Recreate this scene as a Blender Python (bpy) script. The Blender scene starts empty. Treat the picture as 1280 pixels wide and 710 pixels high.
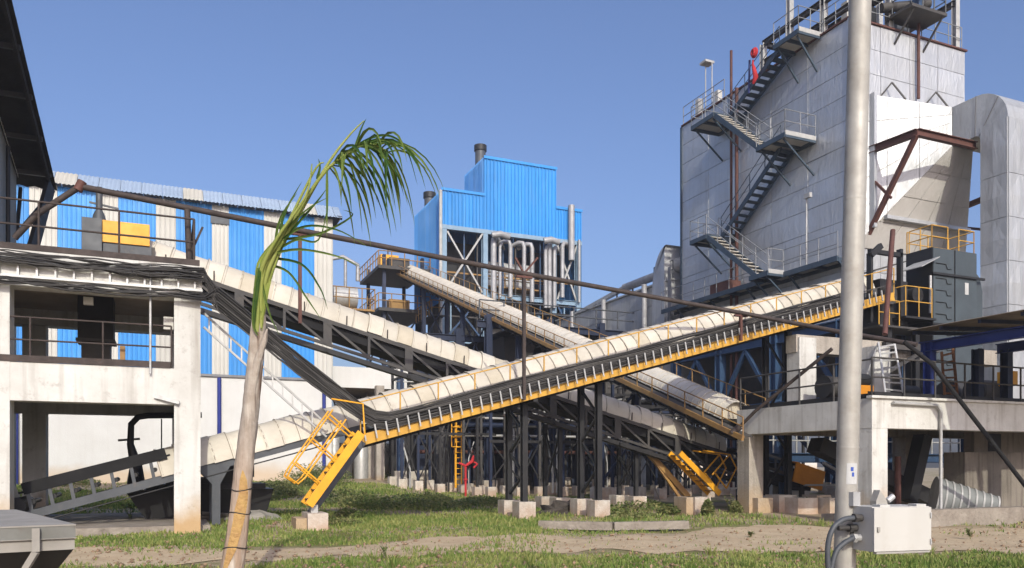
import bpy, math, random
import numpy as np
from mathutils import Vector, Matrix

R = math.radians
scene = bpy.context.scene
COL = scene.collection
random.seed(7)

# ------------------------------------------------------------------ camera, sky, sun, exposure
# World axes follow the plant: +X along the building fronts, +Y into the plant. The camera is turned 23.4 deg to them.
TH = R(23.4); CT, ST = math.cos(TH), math.sin(TH)
EYE = Vector((0, 0, 1.65))
cam_d = bpy.data.cameras.new('camera'); cam = bpy.data.objects.new('camera', cam_d); COL.objects.link(cam)
cam.location = EYE; cam.rotation_euler = (R(90), 0, -TH)
cam_d.sensor_width = 36; cam_d.lens = 36 * 1000 / 1280; cam_d.shift_y = (580 - 355) / 1280
cam_d.clip_start = 0.1; cam_d.clip_end = 3000
scene.camera = cam

SUN_EL, SUN_BETA = 30, -9
world = bpy.data.worlds.new('World'); scene.world = world; world.use_nodes = True
wn = world.node_tree; wn.nodes.clear()
sky = wn.nodes.new('ShaderNodeTexSky'); sky.sky_type = 'NISHITA'; sky.sun_disc = False
sky.sun_elevation = R(SUN_EL); sky.sun_rotation = R(180 - SUN_BETA)
sky.altitude = 200; sky.air_density = 1.0; sky.dust_density = 5.5; sky.ozone_density = 5.5
bg = wn.nodes.new('ShaderNodeBackground'); bg.inputs['Strength'].default_value = 0.15
wo = wn.nodes.new('ShaderNodeOutputWorld')
tint = wn.nodes.new('ShaderNodeMix'); tint.data_type = 'RGBA'; tint.blend_type = 'MULTIPLY'; tint.inputs[0].default_value = 1.0; tint.inputs[7].default_value = (1.07, 0.98, 1.02, 1)   # white balance
wn.links.new(sky.outputs[0], tint.inputs[6]); wn.links.new(tint.outputs[2], bg.inputs[0]); wn.links.new(bg.outputs[0], wo.inputs[0])

sl = bpy.data.lights.new('sun', 'SUN'); sl.energy = 2.55; sl.angle = R(0.6); sl.color = (1.0, 0.97, 0.83)
so = bpy.data.objects.new('sun', sl); COL.objects.link(so)
to_sun = Vector((math.sin(R(SUN_BETA)) * math.cos(R(SUN_EL)), -math.cos(R(SUN_BETA)) * math.cos(R(SUN_EL)), math.sin(R(SUN_EL))))
so.rotation_euler = (-to_sun).to_track_quat('-Z', 'Y').to_euler(); so.location = (10, -20, 40)
scene.view_settings.view_transform = 'Standard'; scene.view_settings.look = 'None'
scene.view_settings.exposure = 0.36; scene.view_settings.gamma = 1.0; scene.view_settings.use_curve_mapping = False
scene.render.engine = 'CYCLES'
scene.cycles.max_bounces = 6; scene.cycles.diffuse_bounces = 3; scene.cycles.glossy_bounces = 3
scene.cycles.transparent_max_bounces = 4; scene.cycles.use_denoising = True

# ------------------------------------------------------------------ surveying helpers: sight lines of the photograph cut with planes of the plant
def sight(px, py):
    x = (px - 640) / 1000
    return Vector((x * CT + ST, -x * ST + CT, (580 - py) / 1000))
def on_v(px, py, v): d = sight(px, py); return EYE + d * (v / d.y)
def on_u(px, py, u): d = sight(px, py); return EYE + d * (u / d.x)
def on_z(px, py, z): d = sight(px, py); return EYE + d * ((z - 1.65) / d.z)
def at(px, py, t): return EYE + sight(px, py) * t
def cam2w(X, Y): return (X * CT + Y * ST, -X * ST + Y * CT)
def smooth(a): a = min(1, max(0, a)); return a * a * (3 - 2 * a)
def terrain(u, v):
    X = u * CT - v * ST; Y = u * ST + v * CT
    z = 0.6 * smooth((Y - 32) / 14) * smooth((-1 - X) / 9)
    z += 0.10 * smooth((Y - 18.2) / 2.0) * smooth((-4 - X) / 3)
    fade = 1 if Y < 60 else 0.3
    z += fade * (0.035 * math.sin(u * 0.9 + 1.3) * math.cos(v * 0.7) + 0.02 * math.sin(u * 2.3 - v * 1.7))
    return z - 0.03

# ------------------------------------------------------------------ materials
def mat(name, c1, c2=None, rough=0.7, metal=0.0, scale=1.5, bump=0.0, bscale=18, streak=0.0, dirt=(0.08, 0.06, 0.045), rv=0.0, spec=0.35, spot=0.0, spotc=(0.06, 0.05, 0.04), base=0.0, basec=(0.42, 0.27, 0.12), base_h=0.9, crinkle=0.0):
    m = bpy.data.materials.new(name); m.use_nodes = True
    nt = m.node_tree; N = nt.nodes; L = nt.links
    bs = N['Principled BSDF']
    bs.inputs['Roughness'].default_value = rough; bs.inputs['Metallic'].default_value = metal
    bs.inputs['Specular IOR Level'].default_value = spec
    geo = N.new('ShaderNodeNewGeometry'); pos = geo.outputs['Position']
    c2 = c2 or tuple(x * 0.75 for x in c1)
    n1 = N.new('ShaderNodeTexNoise'); n1.inputs['Scale'].default_value = scale; n1.inputs['Detail'].default_value = 6; n1.inputs['Roughness'].default_value = 0.62
    L.new(pos, n1.inputs['Vector'])
    mr = N.new('ShaderNodeMapRange'); mr.inputs[1].default_value = 0.33; mr.inputs[2].default_value = 0.67
    L.new(n1.outputs['Fac'], mr.inputs[0])
    def mix(fac, a, b):
        x = N.new('ShaderNodeMix'); x.data_type = 'RGBA'
        if isinstance(fac, float): x.inputs[0].default_value = fac
        else: L.new(fac, x.inputs[0])
        for i, c in ((6, a), (7, b)):
            if isinstance(c, tuple): x.inputs[i].default_value = (*c, 1)
            else: L.new(c, x.inputs[i])
        return x.outputs[2]
    def math_(op, a, b):
        x = N.new('ShaderNodeMath'); x.operation = op
        for i, c in ((0, a), (1, b)):
            if isinstance(c, (int, float)): x.inputs[i].default_value = c
            else: L.new(c, x.inputs[i])
        return x.outputs[0]
    col = mix(mr.outputs[0], c1, c2)
    if streak:
        mp = N.new('ShaderNodeMapping'); mp.inputs['Scale'].default_value = (3.2, 3.2, 0.22); L.new(pos, mp.inputs['Vector'])
        n2 = N.new('ShaderNodeTexNoise'); n2.inputs['Scale'].default_value = 1.6; n2.inputs['Detail'].default_value = 5; L.new(mp.outputs[0], n2.inputs['Vector'])
        r2 = N.new('ShaderNodeMapRange'); r2.inputs[1].default_value = 0.5; r2.inputs[2].default_value = 0.78; L.new(n2.outputs['Fac'], r2.inputs[0])
        col = mix(math_('MULTIPLY', r2.outputs[0], streak), col, dirt)
    if spot:
        n3 = N.new('ShaderNodeTexNoise'); n3.inputs['Scale'].default_value = 3.7; n3.inputs['Detail'].default_value = 9; n3.inputs['Roughness'].default_value = 0.75; L.new(pos, n3.inputs['Vector'])
        r3 = N.new('ShaderNodeMapRange'); r3.inputs[1].default_value = 0.56; r3.inputs[2].default_value = 0.70; L.new(n3.outputs['Fac'], r3.inputs[0])
        col = mix(math_('MULTIPLY', r3.outputs[0], spot), col, spotc)
    if base:      # soil splashed and soaked up at the foot of a wall or column
        sx = N.new('ShaderNodeSeparateXYZ'); L.new(pos, sx.inputs[0])
        h = math_('ADD', sx.outputs[2], math_('MULTIPLY', n1.outputs['Fac'], -1.1))
        r4 = N.new('ShaderNodeMapRange'); r4.inputs[1].default_value = base_h - 0.5; r4.inputs[2].default_value = base_h - 1.25; L.new(h, r4.inputs[0])
        col = mix(math_('MULTIPLY', r4.outputs[0], base), col, basec)
    if rv:
        oi = N.new('ShaderNodeObjectInfo')
        hs = N.new('ShaderNodeHueSaturation')
        L.new(math_('ADD', math_('MULTIPLY', oi.outputs['Random'], 2 * rv), 1 - rv), hs.inputs['Value'])
        L.new(col, hs.inputs['Color']); col = hs.outputs[0]
    L.new(col, bs.inputs['Base Color'])
    rr = math_('ADD', math_('MULTIPLY', mr.outputs[0], 0.16), rough - 0.08)
    L.new(rr, bs.inputs['Roughness'])
    if crinkle:    # hand-creased thin sheet: upright folds of uneven width
        mp = N.new('ShaderNodeMapping'); mp.inputs['Scale'].default_value = (3.0, 3.0, 0.8); L.new(pos, mp.inputs['Vector'])
        n6 = N.new('ShaderNodeTexNoise'); n6.inputs['Scale'].default_value = 1.5; n6.inputs['Detail'].default_value = 4; n6.inputs['Distortion'].default_value = 1.4; L.new(mp.outputs[0], n6.inputs['Vector'])
        b = N.new('ShaderNodeBump'); b.inputs['Strength'].default_value = crinkle; b.inputs['Distance'].default_value = 0.09
        L.new(n6.outputs['Fac'], b.inputs['Height']); L.new(b.outputs[0], bs.inputs['Normal'])
    if bump:
        n5 = N.new('ShaderNodeTexNoise'); n5.inputs['Scale'].default_value = bscale; n5.inputs['Detail'].default_value = 5; L.new(pos, n5.inputs['Vector'])
        b = N.new('ShaderNodeBump'); b.inputs['Strength'].default_value = bump; b.inputs['Distance'].default_value = 0.05
        L.new(n5.outputs['Fac'], b.inputs['Height']); L.new(b.outputs[0], bs.inputs['Normal'])
    return m

M = {}
M['whitewash'] = mat('whitewashed concrete', (0.585, 0.58, 0.545), (0.47, 0.46, 0.425), 0.9, scale=1.1, bump=0.15, bscale=14, streak=0.6, dirt=(0.22, 0.19, 0.155), spot=0.65, spotc=(0.27, 0.245, 0.215), base=0.9)
M['concrete'] = mat('bare concrete', (0.4, 0.36, 0.31), (0.28, 0.25, 0.21), 0.92, scale=0.9, bump=0.4, bscale=14, streak=0.6, dirt=(0.1, 0.085, 0.07), spot=0.3, base=0.6)
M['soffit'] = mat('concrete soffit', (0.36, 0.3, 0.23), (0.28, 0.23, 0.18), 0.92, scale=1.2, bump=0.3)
M['pedestal'] = mat('painted pedestal', (0.52, 0.48, 0.42), (0.38, 0.34, 0.28), 0.92, scale=2.2, bump=0.4, streak=0.4, dirt=(0.2, 0.15, 0.1), base=0.5, basec=(0.4, 0.2, 0.1), base_h=0.55, rv=0.12)
M['white_wall'] = mat('white plaster', (0.6, 0.6, 0.575), (0.53, 0.525, 0.5), 0.9, scale=0.5, bump=0.15, streak=0.15, dirt=(0.45, 0.4, 0.35), base=0.7, basec=(0.5, 0.36, 0.22), base_h=1.75)
M['grey_wall'] = mat('grey shed sheet', (0.33, 0.34, 0.32), (0.27, 0.28, 0.27), 0.7, streak=0.3, dirt=(0.12, 0.1, 0.08))
M['asbestos'] = mat('shade-dark roof sheet', (0.022, 0.021, 0.02), (0.014, 0.013, 0.012), 0.9, scale=1.2, bump=0.3)  # near black: the shade under the overhang is put into the colour
M['roof_blue'] = mat('faded roof sheet', (0.32, 0.4, 0.5), (0.25, 0.32, 0.42), 0.5, scale=0.5, streak=0.2)
M['roof_cream'] = mat('translucent roof sheet', (0.5, 0.48, 0.42), (0.42, 0.4, 0.34), 0.5, scale=0.5)
M['blue'] = mat('blue sheet', (0.02, 0.235, 0.6), (0.018, 0.205, 0.54), 0.5, scale=0.35, streak=0.5, dirt=(0.1, 0.26, 0.46), rv=0.1, spec=0.4)
M['cream'] = mat('cream sheet', (0.5, 0.49, 0.45), (0.44, 0.43, 0.39), 0.5, scale=0.4, streak=0.25, dirt=(0.35, 0.3, 0.24), rv=0.05)
M['navy_pipe'] = mat('dark blue downpipe', (0.02, 0.035, 0.22), rough=0.5)
M['cover'] = mat('cream conveyor cover', (0.55, 0.51, 0.425), (0.455, 0.415, 0.34), 0.62, scale=1.6, bump=0.12, bscale=6, spot=0.35, spotc=(0.33, 0.27, 0.2), rv=0.1)
M['cover_old'] = mat('stained conveyor cover', (0.5, 0.45, 0.35), (0.42, 0.37, 0.28), 0.7, scale=1.6, bump=0.15, bscale=6, spot=0.4, spotc=(0.3, 0.24, 0.17))
M['cover_white'] = mat('white conveyor cover', (0.62, 0.58, 0.5), (0.52, 0.48, 0.41), 0.6, scale=1.6, bump=0.1, bscale=6, spot=0.15, spotc=(0.4, 0.35, 0.28))
M['lap_shadow'] = mat('cover lap shadow strip', (0.27, 0.235, 0.185), rough=0.7, scale=4)  # darker tone stands for the thin shadow at each cover lap
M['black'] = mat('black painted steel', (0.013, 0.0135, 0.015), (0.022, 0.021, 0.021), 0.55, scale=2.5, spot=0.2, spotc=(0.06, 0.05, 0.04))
M['belt'] = mat('rubber belt', (0.01, 0.01, 0.011), rough=0.8)
M['grey'] = mat('grey painted steel', (0.075, 0.083, 0.092), (0.055, 0.06, 0.068), 0.5, scale=2.5, spot=0.35, spotc=(0.16, 0.13, 0.1))
M['dark_grey'] = mat('dusty dark steel', (0.04, 0.039, 0.039), (0.07, 0.064, 0.058), 0.65, scale=2, spot=0.3, spotc=(0.16, 0.13, 0.1))
M['yellow'] = mat('yellow painted steel', (0.72, 0.36, 0.02), (0.62, 0.28, 0.015), 0.45, scale=2.5, spot=0.3, spotc=(0.3, 0.16, 0.05))
M['yellow_dull'] = mat('dusty yellow beam', (0.56, 0.31, 0.045), (0.44, 0.24, 0.04), 0.55, scale=2.5, spot=0.4, spotc=(0.25, 0.15, 0.06))
M['ochre'] = mat('dusty yellow steel', (0.34, 0.2, 0.06), (0.24, 0.14, 0.06), 0.7, scale=2, spot=0.5, spotc=(0.12, 0.08, 0.05))
M['orange'] = mat('orange guard', (0.62, 0.25, 0.02), (0.5, 0.19, 0.015), 0.5, scale=2)
M['rust'] = mat('rusty pipe', (0.06, 0.044, 0.038), (0.038, 0.03, 0.027), 0.75, scale=4, bump=0.2, spot=0.35, spotc=(0.11, 0.06, 0.04))
M['redox'] = mat('red oxide steel', (0.115, 0.045, 0.034), (0.075, 0.034, 0.027), 0.7, scale=3)
M['redpaint'] = mat('fire red paint', (0.5, 0.025, 0.03), (0.34, 0.02, 0.025), 0.75, scale=6)
M['galv'] = mat('galvanised steel', (0.48, 0.48, 0.47), (0.38, 0.38, 0.37), 0.5, metal=0.35, scale=5, streak=0.25, dirt=(0.3, 0.26, 0.2))
M['rail_grey'] = mat('light grey rail', (0.42, 0.42, 0.41), (0.32, 0.32, 0.31), 0.5, scale=3)
M['rail_mid'] = mat('slate grey rail', (0.25, 0.26, 0.27), (0.19, 0.2, 0.21), 0.5, scale=3)
M['pole'] = mat('pole steel', (0.4, 0.385, 0.35), (0.3, 0.285, 0.255), 0.6, metal=0.2, scale=5, bump=0.06, streak=0.5, dirt=(0.24, 0.21, 0.16), spot=0.3, spotc=(0.22, 0.18, 0.13))
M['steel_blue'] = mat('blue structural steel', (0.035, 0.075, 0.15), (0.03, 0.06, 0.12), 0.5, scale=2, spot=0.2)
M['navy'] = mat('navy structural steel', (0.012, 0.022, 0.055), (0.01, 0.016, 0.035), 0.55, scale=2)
M['sky_steel'] = mat('pale blue steel', (0.22, 0.32, 0.42), (0.17, 0.26, 0.35), 0.5, scale=2)
M['royal'] = mat('royal blue steel', (0.01, 0.022, 0.125), (0.008, 0.018, 0.095), 0.5)
M['stair_steel'] = mat('slate blue stair steel', (0.05, 0.075, 0.1), (0.035, 0.055, 0.08), 0.5, scale=3)
M['grating'] = mat('pale deck plate', (0.5, 0.47, 0.42), (0.42, 0.39, 0.34), 0.7)
M['alu'] = mat('aluminium cladding', (0.54, 0.55, 0.56), (0.47, 0.48, 0.49), 0.5, metal=0.6, scale=0.7, crinkle=0.34, streak=0.35, dirt=(0.33, 0.32, 0.3), rv=0.06)
M['alu_dull'] = mat('dull duct cladding', (0.46, 0.47, 0.475), (0.4, 0.41, 0.415), 0.52, metal=0.5, scale=0.7, crinkle=0.3, streak=0.4, dirt=(0.22, 0.21, 0.2), rv=0.07)
M['hood'] = mat('bounce-lit hood plate', (0.5, 0.48, 0.45), (0.42, 0.4, 0.37), 0.6, metal=0.15, scale=0.8, crinkle=0.3, streak=0.2, dirt=(0.3, 0.27, 0.23), rv=0.05)  # beige base holds the light bounced up onto the underside
M['seam'] = mat('dark seam', (0.22, 0.22, 0.225), rough=0.7)
M['silver_pipe'] = mat('insulated pipe jacket', (0.36, 0.36, 0.365), (0.27, 0.27, 0.275), 0.55, metal=0.25, scale=2)
M['filter'] = mat('slate filter casing', (0.06, 0.075, 0.084), (0.048, 0.06, 0.068), 0.5, scale=1.5, streak=0.2, dirt=(0.05, 0.05, 0.05), rv=0.05)
M['cable'] = mat('black cable', (0.018, 0.017, 0.017), (0.04, 0.037, 0.034), 0.65, scale=1.3)
M['cable_pale'] = mat('dusty cable', (0.09, 0.085, 0.078), (0.05, 0.047, 0.044), 0.7, scale=1.3)
M['box_paint'] = mat('pale grey enamel', (0.5, 0.49, 0.455), (0.46, 0.45, 0.415), 0.45, scale=3, spot=0.3, spotc=(0.36, 0.32, 0.26), streak=0.25, dirt=(0.3, 0.26, 0.2))
M['paper'] = mat('white sticker', (0.5, 0.5, 0.49), rough=0.8)
M['inkblue'] = mat('blue print', (0.05, 0.1, 0.4), rough=0.8)
M['glass_dark'] = mat('dark window', (0.02, 0.022, 0.025), rough=0.15, spec=0.6)
M['hopper'] = mat('grey hopper plate', (0.19, 0.19, 0.175), (0.14, 0.14, 0.125), 0.7, scale=3, spot=0.4, spotc=(0.12, 0.09, 0.06), streak=0.2)
M['hopper_top'] = mat('dusty plate', (0.31, 0.29, 0.255), (0.24, 0.225, 0.2), 0.85, scale=3)
M['earth_pile'] = mat('soil', (0.3, 0.21, 0.13), (0.2, 0.13, 0.08), 0.95, scale=5, bump=0.6)
M['rubble'] = mat('dark rubble', (0.035, 0.03, 0.027), (0.07, 0.06, 0.05), 0.95, scale=6, bump=0.5)
M['sheet_old'] = mat('old cement sheet', (0.3, 0.27, 0.23), (0.22, 0.19, 0.16), 0.9, scale=4, rv=0.12)
M['kerbstone'] = mat('weathered kerb', (0.3, 0.265, 0.22), (0.2, 0.17, 0.14), 0.95, scale=3, bump=.6, bscale=12, spot=.5)
M['canopy_sheet'] = mat('bounce-lit canopy sheet', (0.2, 0.165, 0.12), (0.13, 0.105, 0.08), 0.8, scale=1.5)  # tan base includes the light bounced up under the roof
M['tank'] = mat('stained shaded tank concrete', (0.25, 0.22, 0.185), (0.17, 0.15, 0.125), 0.92, scale=0.9, bump=0.3, bscale=14, streak=0.9, dirt=(0.06, 0.05, 0.042), spot=0.3)  # stained; base also darkened for the shade under the platform
M['ribbed'] = mat('ribbed pipe', (0.2, 0.21, 0.205), (0.15, 0.16, 0.155), 0.6, scale=3)
M['orange_far'] = mat('orange tarpaulin', (0.7, 0.2, 0.03), rough=0.8)

def leaf_mat(name, c1, c2, scale=3.0, trans=0.35):
    m = bpy.data.materials.new(name); m.use_nodes = True; N = m.node_tree.nodes; L = m.node_tree.links
    bs = N['Principled BSDF']; bs.inputs['Roughness'].default_value = 0.6; bs.inputs['Specular IOR Level'].default_value = 0.25
    geo = N.new('ShaderNodeNewGeometry'); n = N.new('ShaderNodeTexNoise'); n.inputs['Scale'].default_value = scale; n.inputs['Detail'].default_value = 4
    L.new(geo.outputs['Position'], n.inputs['Vector'])
    ri = N.new('ShaderNodeMath'); ri.operation = 'ADD'; L.new(n.outputs['Fac'], ri.inputs[0])
    r2 = N.new('ShaderNodeMath'); r2.operation = 'MULTIPLY_ADD'; L.new(geo.outputs['Random Per Island'], r2.inputs[0]); r2.inputs[1].default_value = 0.5; r2.inputs[2].default_value = -0.25
    L.new(r2.outputs[0], ri.inputs[1])
    mr = N.new('ShaderNodeMapRange'); mr.inputs[1].default_value = 0.3; mr.inputs[2].default_value = 0.75; L.new(ri.outputs[0], mr.inputs[0])
    x = N.new('ShaderNodeMix'); x.data_type = 'RGBA'; L.new(mr.outputs[0], x.inputs[0]); x.inputs[6].default_value = (*c1, 1); x.inputs[7].default_value = (*c2, 1)
    L.new(x.outputs[2], bs.inputs['Base Color'])
    tr = N.new('ShaderNodeBsdfTranslucent'); L.new(x.outputs[2], tr.inputs['Color'])
    ms = N.new('ShaderNodeMixShader'); ms.inputs[0].default_value = trans
    L.new(bs.outputs[0], ms.inputs[1]); L.new(tr.outputs[0], ms.inputs[2]); L.new(ms.outputs[0], N['Material Output'].inputs['Surface'])
    return m
M['grass'] = leaf_mat('grass blades', (0.12, 0.2, 0.035), (0.33, 0.335, 0.11), 0.6)
M['weed'] = leaf_mat('weed leaves', (0.09, 0.145, 0.035), (0.28, 0.27, 0.11), 0.8)
M['frond'] = leaf_mat('palm leaflets', (0.035, 0.085, 0.015), (0.15, 0.2, 0.04), 4, 0.25)
M['frond_stalk'] = leaf_mat('palm stalk', (0.2, 0.25, 0.05), (0.3, 0.32, 0.09), 4, 0.1)

# ------------------------------------------------------------------ mesh building
WM = {}
def wm(o): return WM.get(o.name, Matrix.Identity(4)) if o else Matrix.Identity(4)
class MB:
    def __init__(s): s.v = []; s.f = []; s.sm = []
    def add(s, vs, fs, smooth=False):
        n = len(s.v); s.v += [tuple(p) for p in vs]
        for f in fs: s.f.append(tuple(i + n for i in f)); s.sm.append(smooth)
        return s
    def box(s, x0, x1, y0, y1, z0, z1):
        vs = [(x0, y0, z0), (x1, y0, z0), (x1, y1, z0), (x0, y1, z0), (x0, y0, z1), (x1, y0, z1), (x1, y1, z1), (x0, y1, z1)]
        return s.add(vs, [(0, 3, 2, 1), (4, 5, 6, 7), (0, 1, 5, 4), (1, 2, 6, 5), (2, 3, 7, 6), (3, 0, 4, 7)])
    def frame(s, p, q, up=(0, 0, 1)):
        d = (Vector(q) - Vector(p)).normalized(); up = Vector(up)
        if abs(d.dot(up)) > 0.98: up = Vector((0, 1, 0))
        a = d.cross(up).normalized(); return d, a, a.cross(d).normalized()
    def bar(s, p, q, w, h, up=(0, 0, 1)):
        p = Vector(p); q = Vector(q); d, a, b = s.frame(p, q, up)
        vs = []
        for c in (p, q):
            for i, j in ((-1, -1), (1, -1), (1, 1), (-1, 1)): vs.append(c + a * (w / 2 * i) + b * (h / 2 * j))
        return s.add(vs, [(0, 1, 2, 3), (7, 6, 5, 4), (0, 4, 5, 1), (1, 5, 6, 2), (2, 6, 7, 3), (3, 7, 4, 0)])
    def ibeam(s, p, q, w, h, up=(0, 0, 1), t=None):
        p = Vector(p); q = Vector(q); d, a, b = s.frame(p, q, up); t = t or max(0.02, 0.09 * h)
        s.bar(p + b * (h / 2 - t / 2), q + b * (h / 2 - t / 2), w, t, up); s.bar(p - b * (h / 2 - t / 2), q - b * (h / 2 - t / 2), w, t, up)
        return s.bar(p, q, t, h - 2 * t, up)
    def tube(s, pts, r, n=8, cap=True, smooth=True):
        pts = [Vector(p) for p in pts]; k = len(pts); rs = r if isinstance(r, (list, tuple)) else [r] * k
        vs = []; prev = None
        for i, p in enumerate(pts):
            d = ((pts[i + 1] - p).normalized() if i + 1 < k else Vector()) + ((p - pts[i - 1]).normalized() if i else Vector())
            if d.length < 1e-6: d = Vector((0, 0, 1))
            d.normalize()
            if prev is None:
                a = d.cross(Vector((0, 0, 1)) if abs(d.z) < 0.95 else Vector((1, 0, 0))).normalized()
            else:
                a = (prev - d * prev.dot(d)).normalized()
            prev = a; b = d.cross(a)
            for j in range(n):
                an = 2 * math.pi * j / n; vs.append(p + (a * math.cos(an) + b * math.sin(an)) * rs[i])
        fs = [(i * n + j, i * n + (j + 1) % n, (i + 1) * n + (j + 1) % n, (i + 1) * n + j) for i in range(k - 1) for j in range(n)]
        s.add(vs, fs, smooth)
        if cap: s.add([vs[j] for j in range(n)], [tuple(range(n - 1, -1, -1))]); s.add([vs[(k - 1) * n + j] for j in range(n)], [tuple(range(n))])
        return s
    def prism(s, poly, d):
        d = Vector(d); n = len(poly); vs = [Vector(p) for p in poly] + [Vector(p) + d for p in poly]
        return s.add(vs, [tuple(range(n)), tuple(range(2 * n - 1, n - 1, -1))] + [(i, i + n, (i + 1) % n + n, (i + 1) % n) for i in range(n)])
    def lathe(s, c, prof, n=16):
        c = Vector(c); vs = [c + Vector((r * math.cos(2 * math.pi * j / n), r * math.sin(2 * math.pi * j / n), z)) for r, z in prof for j in range(n)]
        k = len(prof)
        s.add(vs, [(i * n + j, i * n + (j + 1) % n, (i + 1) * n + (j + 1) % n, (i + 1) * n + j) for i in range(k - 1) for j in range(n)], True)
        s.add(vs[-n:], [tuple(range(n))]); return s.add(vs[:n], [tuple(range(n - 1, -1, -1))])
    def mesh(s, name, m):
        me = bpy.data.meshes.new(name); me.from_pydata(s.v, [], s.f); me.materials.append(M[m])
        me.polygons.foreach_set('use_smooth', s.sm); me.update(); return me
    def build(s, name, m, parent=None, **kw): return place(name, s.mesh(name, m), parent, **kw)
def place(name, me, parent=None, loc=(0, 0, 0), rot=None, label=None, cat=None, group=None, kind=None):
    o = bpy.data.objects.new(name, me); COL.objects.link(o)
    mw = Matrix.Translation(Vector(loc)) @ (rot.to_4x4() if rot is not None else Matrix.Identity(4))
    if parent:
        o.parent = parent; o.matrix_parent_inverse = wm(parent).inverted()
    o.matrix_basis = mw; WM[o.name] = mw
    return tag(o, label, cat, group, kind)
def tag(o, label=None, cat=None, group=None, kind=None):
    for k, x in (('label', label), ('category', cat), ('group', group), ('kind', kind)):
        if x: o[k] = x
    return o
def thing(name, label, cat, loc=(0, 0, 0), group=None):
    o = bpy.data.objects.new(name, None); COL.objects.link(o); o.location = loc; o.empty_display_size = 0.3
    WM[o.name] = Matrix.Translation(Vector(loc)); return tag(o, label, cat, group)
def box(name, m, parent, *a, **kw): return MB().box(*a).build(name, m, parent, **kw)

def railing(parent, pts, m, h=1.05, sp=1.1, r=0.022, rows=(0.5, 1.0), post_box=0.0, name='railing'):
    """handrail along pts: rails as the part, each post a sub-part"""
    pts = [Vector(p) for p in pts]; mb = MB()
    for k in rows: mb.tube([p + Vector((0, 0, h * k)) for p in pts], r, 6)
    rl = mb.build(name, m, parent)
    pm = MB().tube([(0, 0, 0), (0, 0, h)], r * 1.1, 6).mesh('post', m)
    for a, b in zip(pts, pts[1:]):
        n = max(1, round((b - a).length / sp))
        for i in range(n + (1 if b is pts[-1] else 0)): place('post', pm, rl, a + (b - a) * (i / n))
    return rl
def stair(parent, p0, p1, wdir, w, m, mt, n=12, sh=0.22, name='stair'):
    """flight from p0 to p1 (inner edge), w wide along wdir: two stringers, treads"""
    p0 = Vector(p0); p1 = Vector(p1); wd = Vector(wdir).normalized()
    st = MB().bar(p0, p1, 0.06, sh).bar(p0 + wd * w, p1 + wd * w, 0.06, sh).build(name, m, parent)
    run = Vector((p1.x - p0.x, p1.y - p0.y, 0)); g = run.length / n; rd = run.normalized()
    c = [rd * (-g * .5), rd * (g * .5), rd * (g * .5) + wd * (w - 0.07), rd * (-g * .5) + wd * (w - 0.07)]
    tm = MB().prism([x + wd * 0.035 for x in c], (0, 0, 0.035)).mesh('tread', mt)
    for i in range(n): place('tread', tm, st, p0 + (p1 - p0) * ((i + 0.5) / n))
    return st
def corr(mb, a0, a1, z0, z1, plane, axis='u', pitch=0.22, d=0.035, z1b=None):
    """trapezoidal profiled sheet in the plane v=plane (axis u) or u=plane (axis v); ribs stand out towards the viewer"""
    n = max(1, round((a1 - a0) / pitch)); p = (a1 - a0) / n; prof = []
    for i in range(n):
        x = a0 + i * p
        prof += [(x, 0), (x + p * .62, 0), (x + p * .70, d), (x + p * .92, d)]
    prof.append((a1, 0)); vs = []
    z1b = z1 if z1b is None else z1b
    for x, o in prof:
        zt = z1 + (z1b - z1) * (x - a0) / (a1 - a0)
        for z in (z0, zt): vs.append((x, plane - o, z) if axis == 'u' else (plane - o, x, z))
    return mb.add(vs, [(2 * i, 2 * i + 2, 2 * i + 3, 2 * i + 1) for i in range(len(prof) - 1)])

# ------------------------------------------------------------------ ground
def ground_material():
    m = bpy.data.materials.new('soil and thin turf'); m.use_nodes = True; N = m.node_tree.nodes; L = m.node_tree.links
    bs = N['Principled BSDF']; bs.inputs['Roughness'].default_value = 0.95; bs.inputs['Specular IOR Level'].default_value = 0.1
    g = N.new('ShaderNodeNewGeometry')
    def noise(s, d=6, r=.6):
        n = N.new('ShaderNodeTexNoise'); n.inputs['Scale'].default_value = s; n.inputs['Detail'].default_value = d; n.inputs['Roughness'].default_value = r; L.new(g.outputs['Position'], n.inputs['Vector']); return n.outputs['Fac']
    def ramp(f, a, b):
        r = N.new('ShaderNodeMapRange'); r.inputs[1].default_value = a; r.inputs[2].default_value = b; L.new(f, r.inputs[0]); return r.outputs[0]
    def mix(f, a, b):
        x = N.new('ShaderNodeMix'); x.data_type = 'RGBA'; L.new(f, x.inputs[0])
        for i, c in ((6, a), (7, b)):
            if isinstance(c, tuple): x.inputs[i].default_value = (*c, 1)
            else: L.new(c, x.inputs[i])
        return x.outputs[2]
    c = mix(ramp(noise(.5), .35, .65), (0.4, 0.32, 0.22), (0.3, 0.23, 0.15))
    c = mix(ramp(noise(6, 8, .7), .5, .75), c, (0.48, 0.4, 0.29))
    c = mix(ramp(noise(.33, 6, .65), .5, .58), c, (0.19, 0.18, 0.075))
    c = mix(ramp(noise(28, 3), .6, .75), c, (0.12, 0.085, 0.05))
    L.new(c, bs.inputs['Base Color'])
    b = N.new('ShaderNodeBump'); b.inputs['Strength'].default_value = .6; b.inputs['Distance'].default_value = .04
    L.new(noise(9, 8, .7), b.inputs['Height']); L.new(b.outputs[0], bs.inputs['Normal'])
    return m
M['ground'] = ground_material()
M['track'] = mat('packed sandy dirt', (0.5, 0.4, 0.265), (0.4, 0.305, 0.195), 0.95, scale=1.3, bump=0.55, bscale=10, spot=0.3, spotc=(0.22, 0.16, 0.1), spec=0.1)

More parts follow.
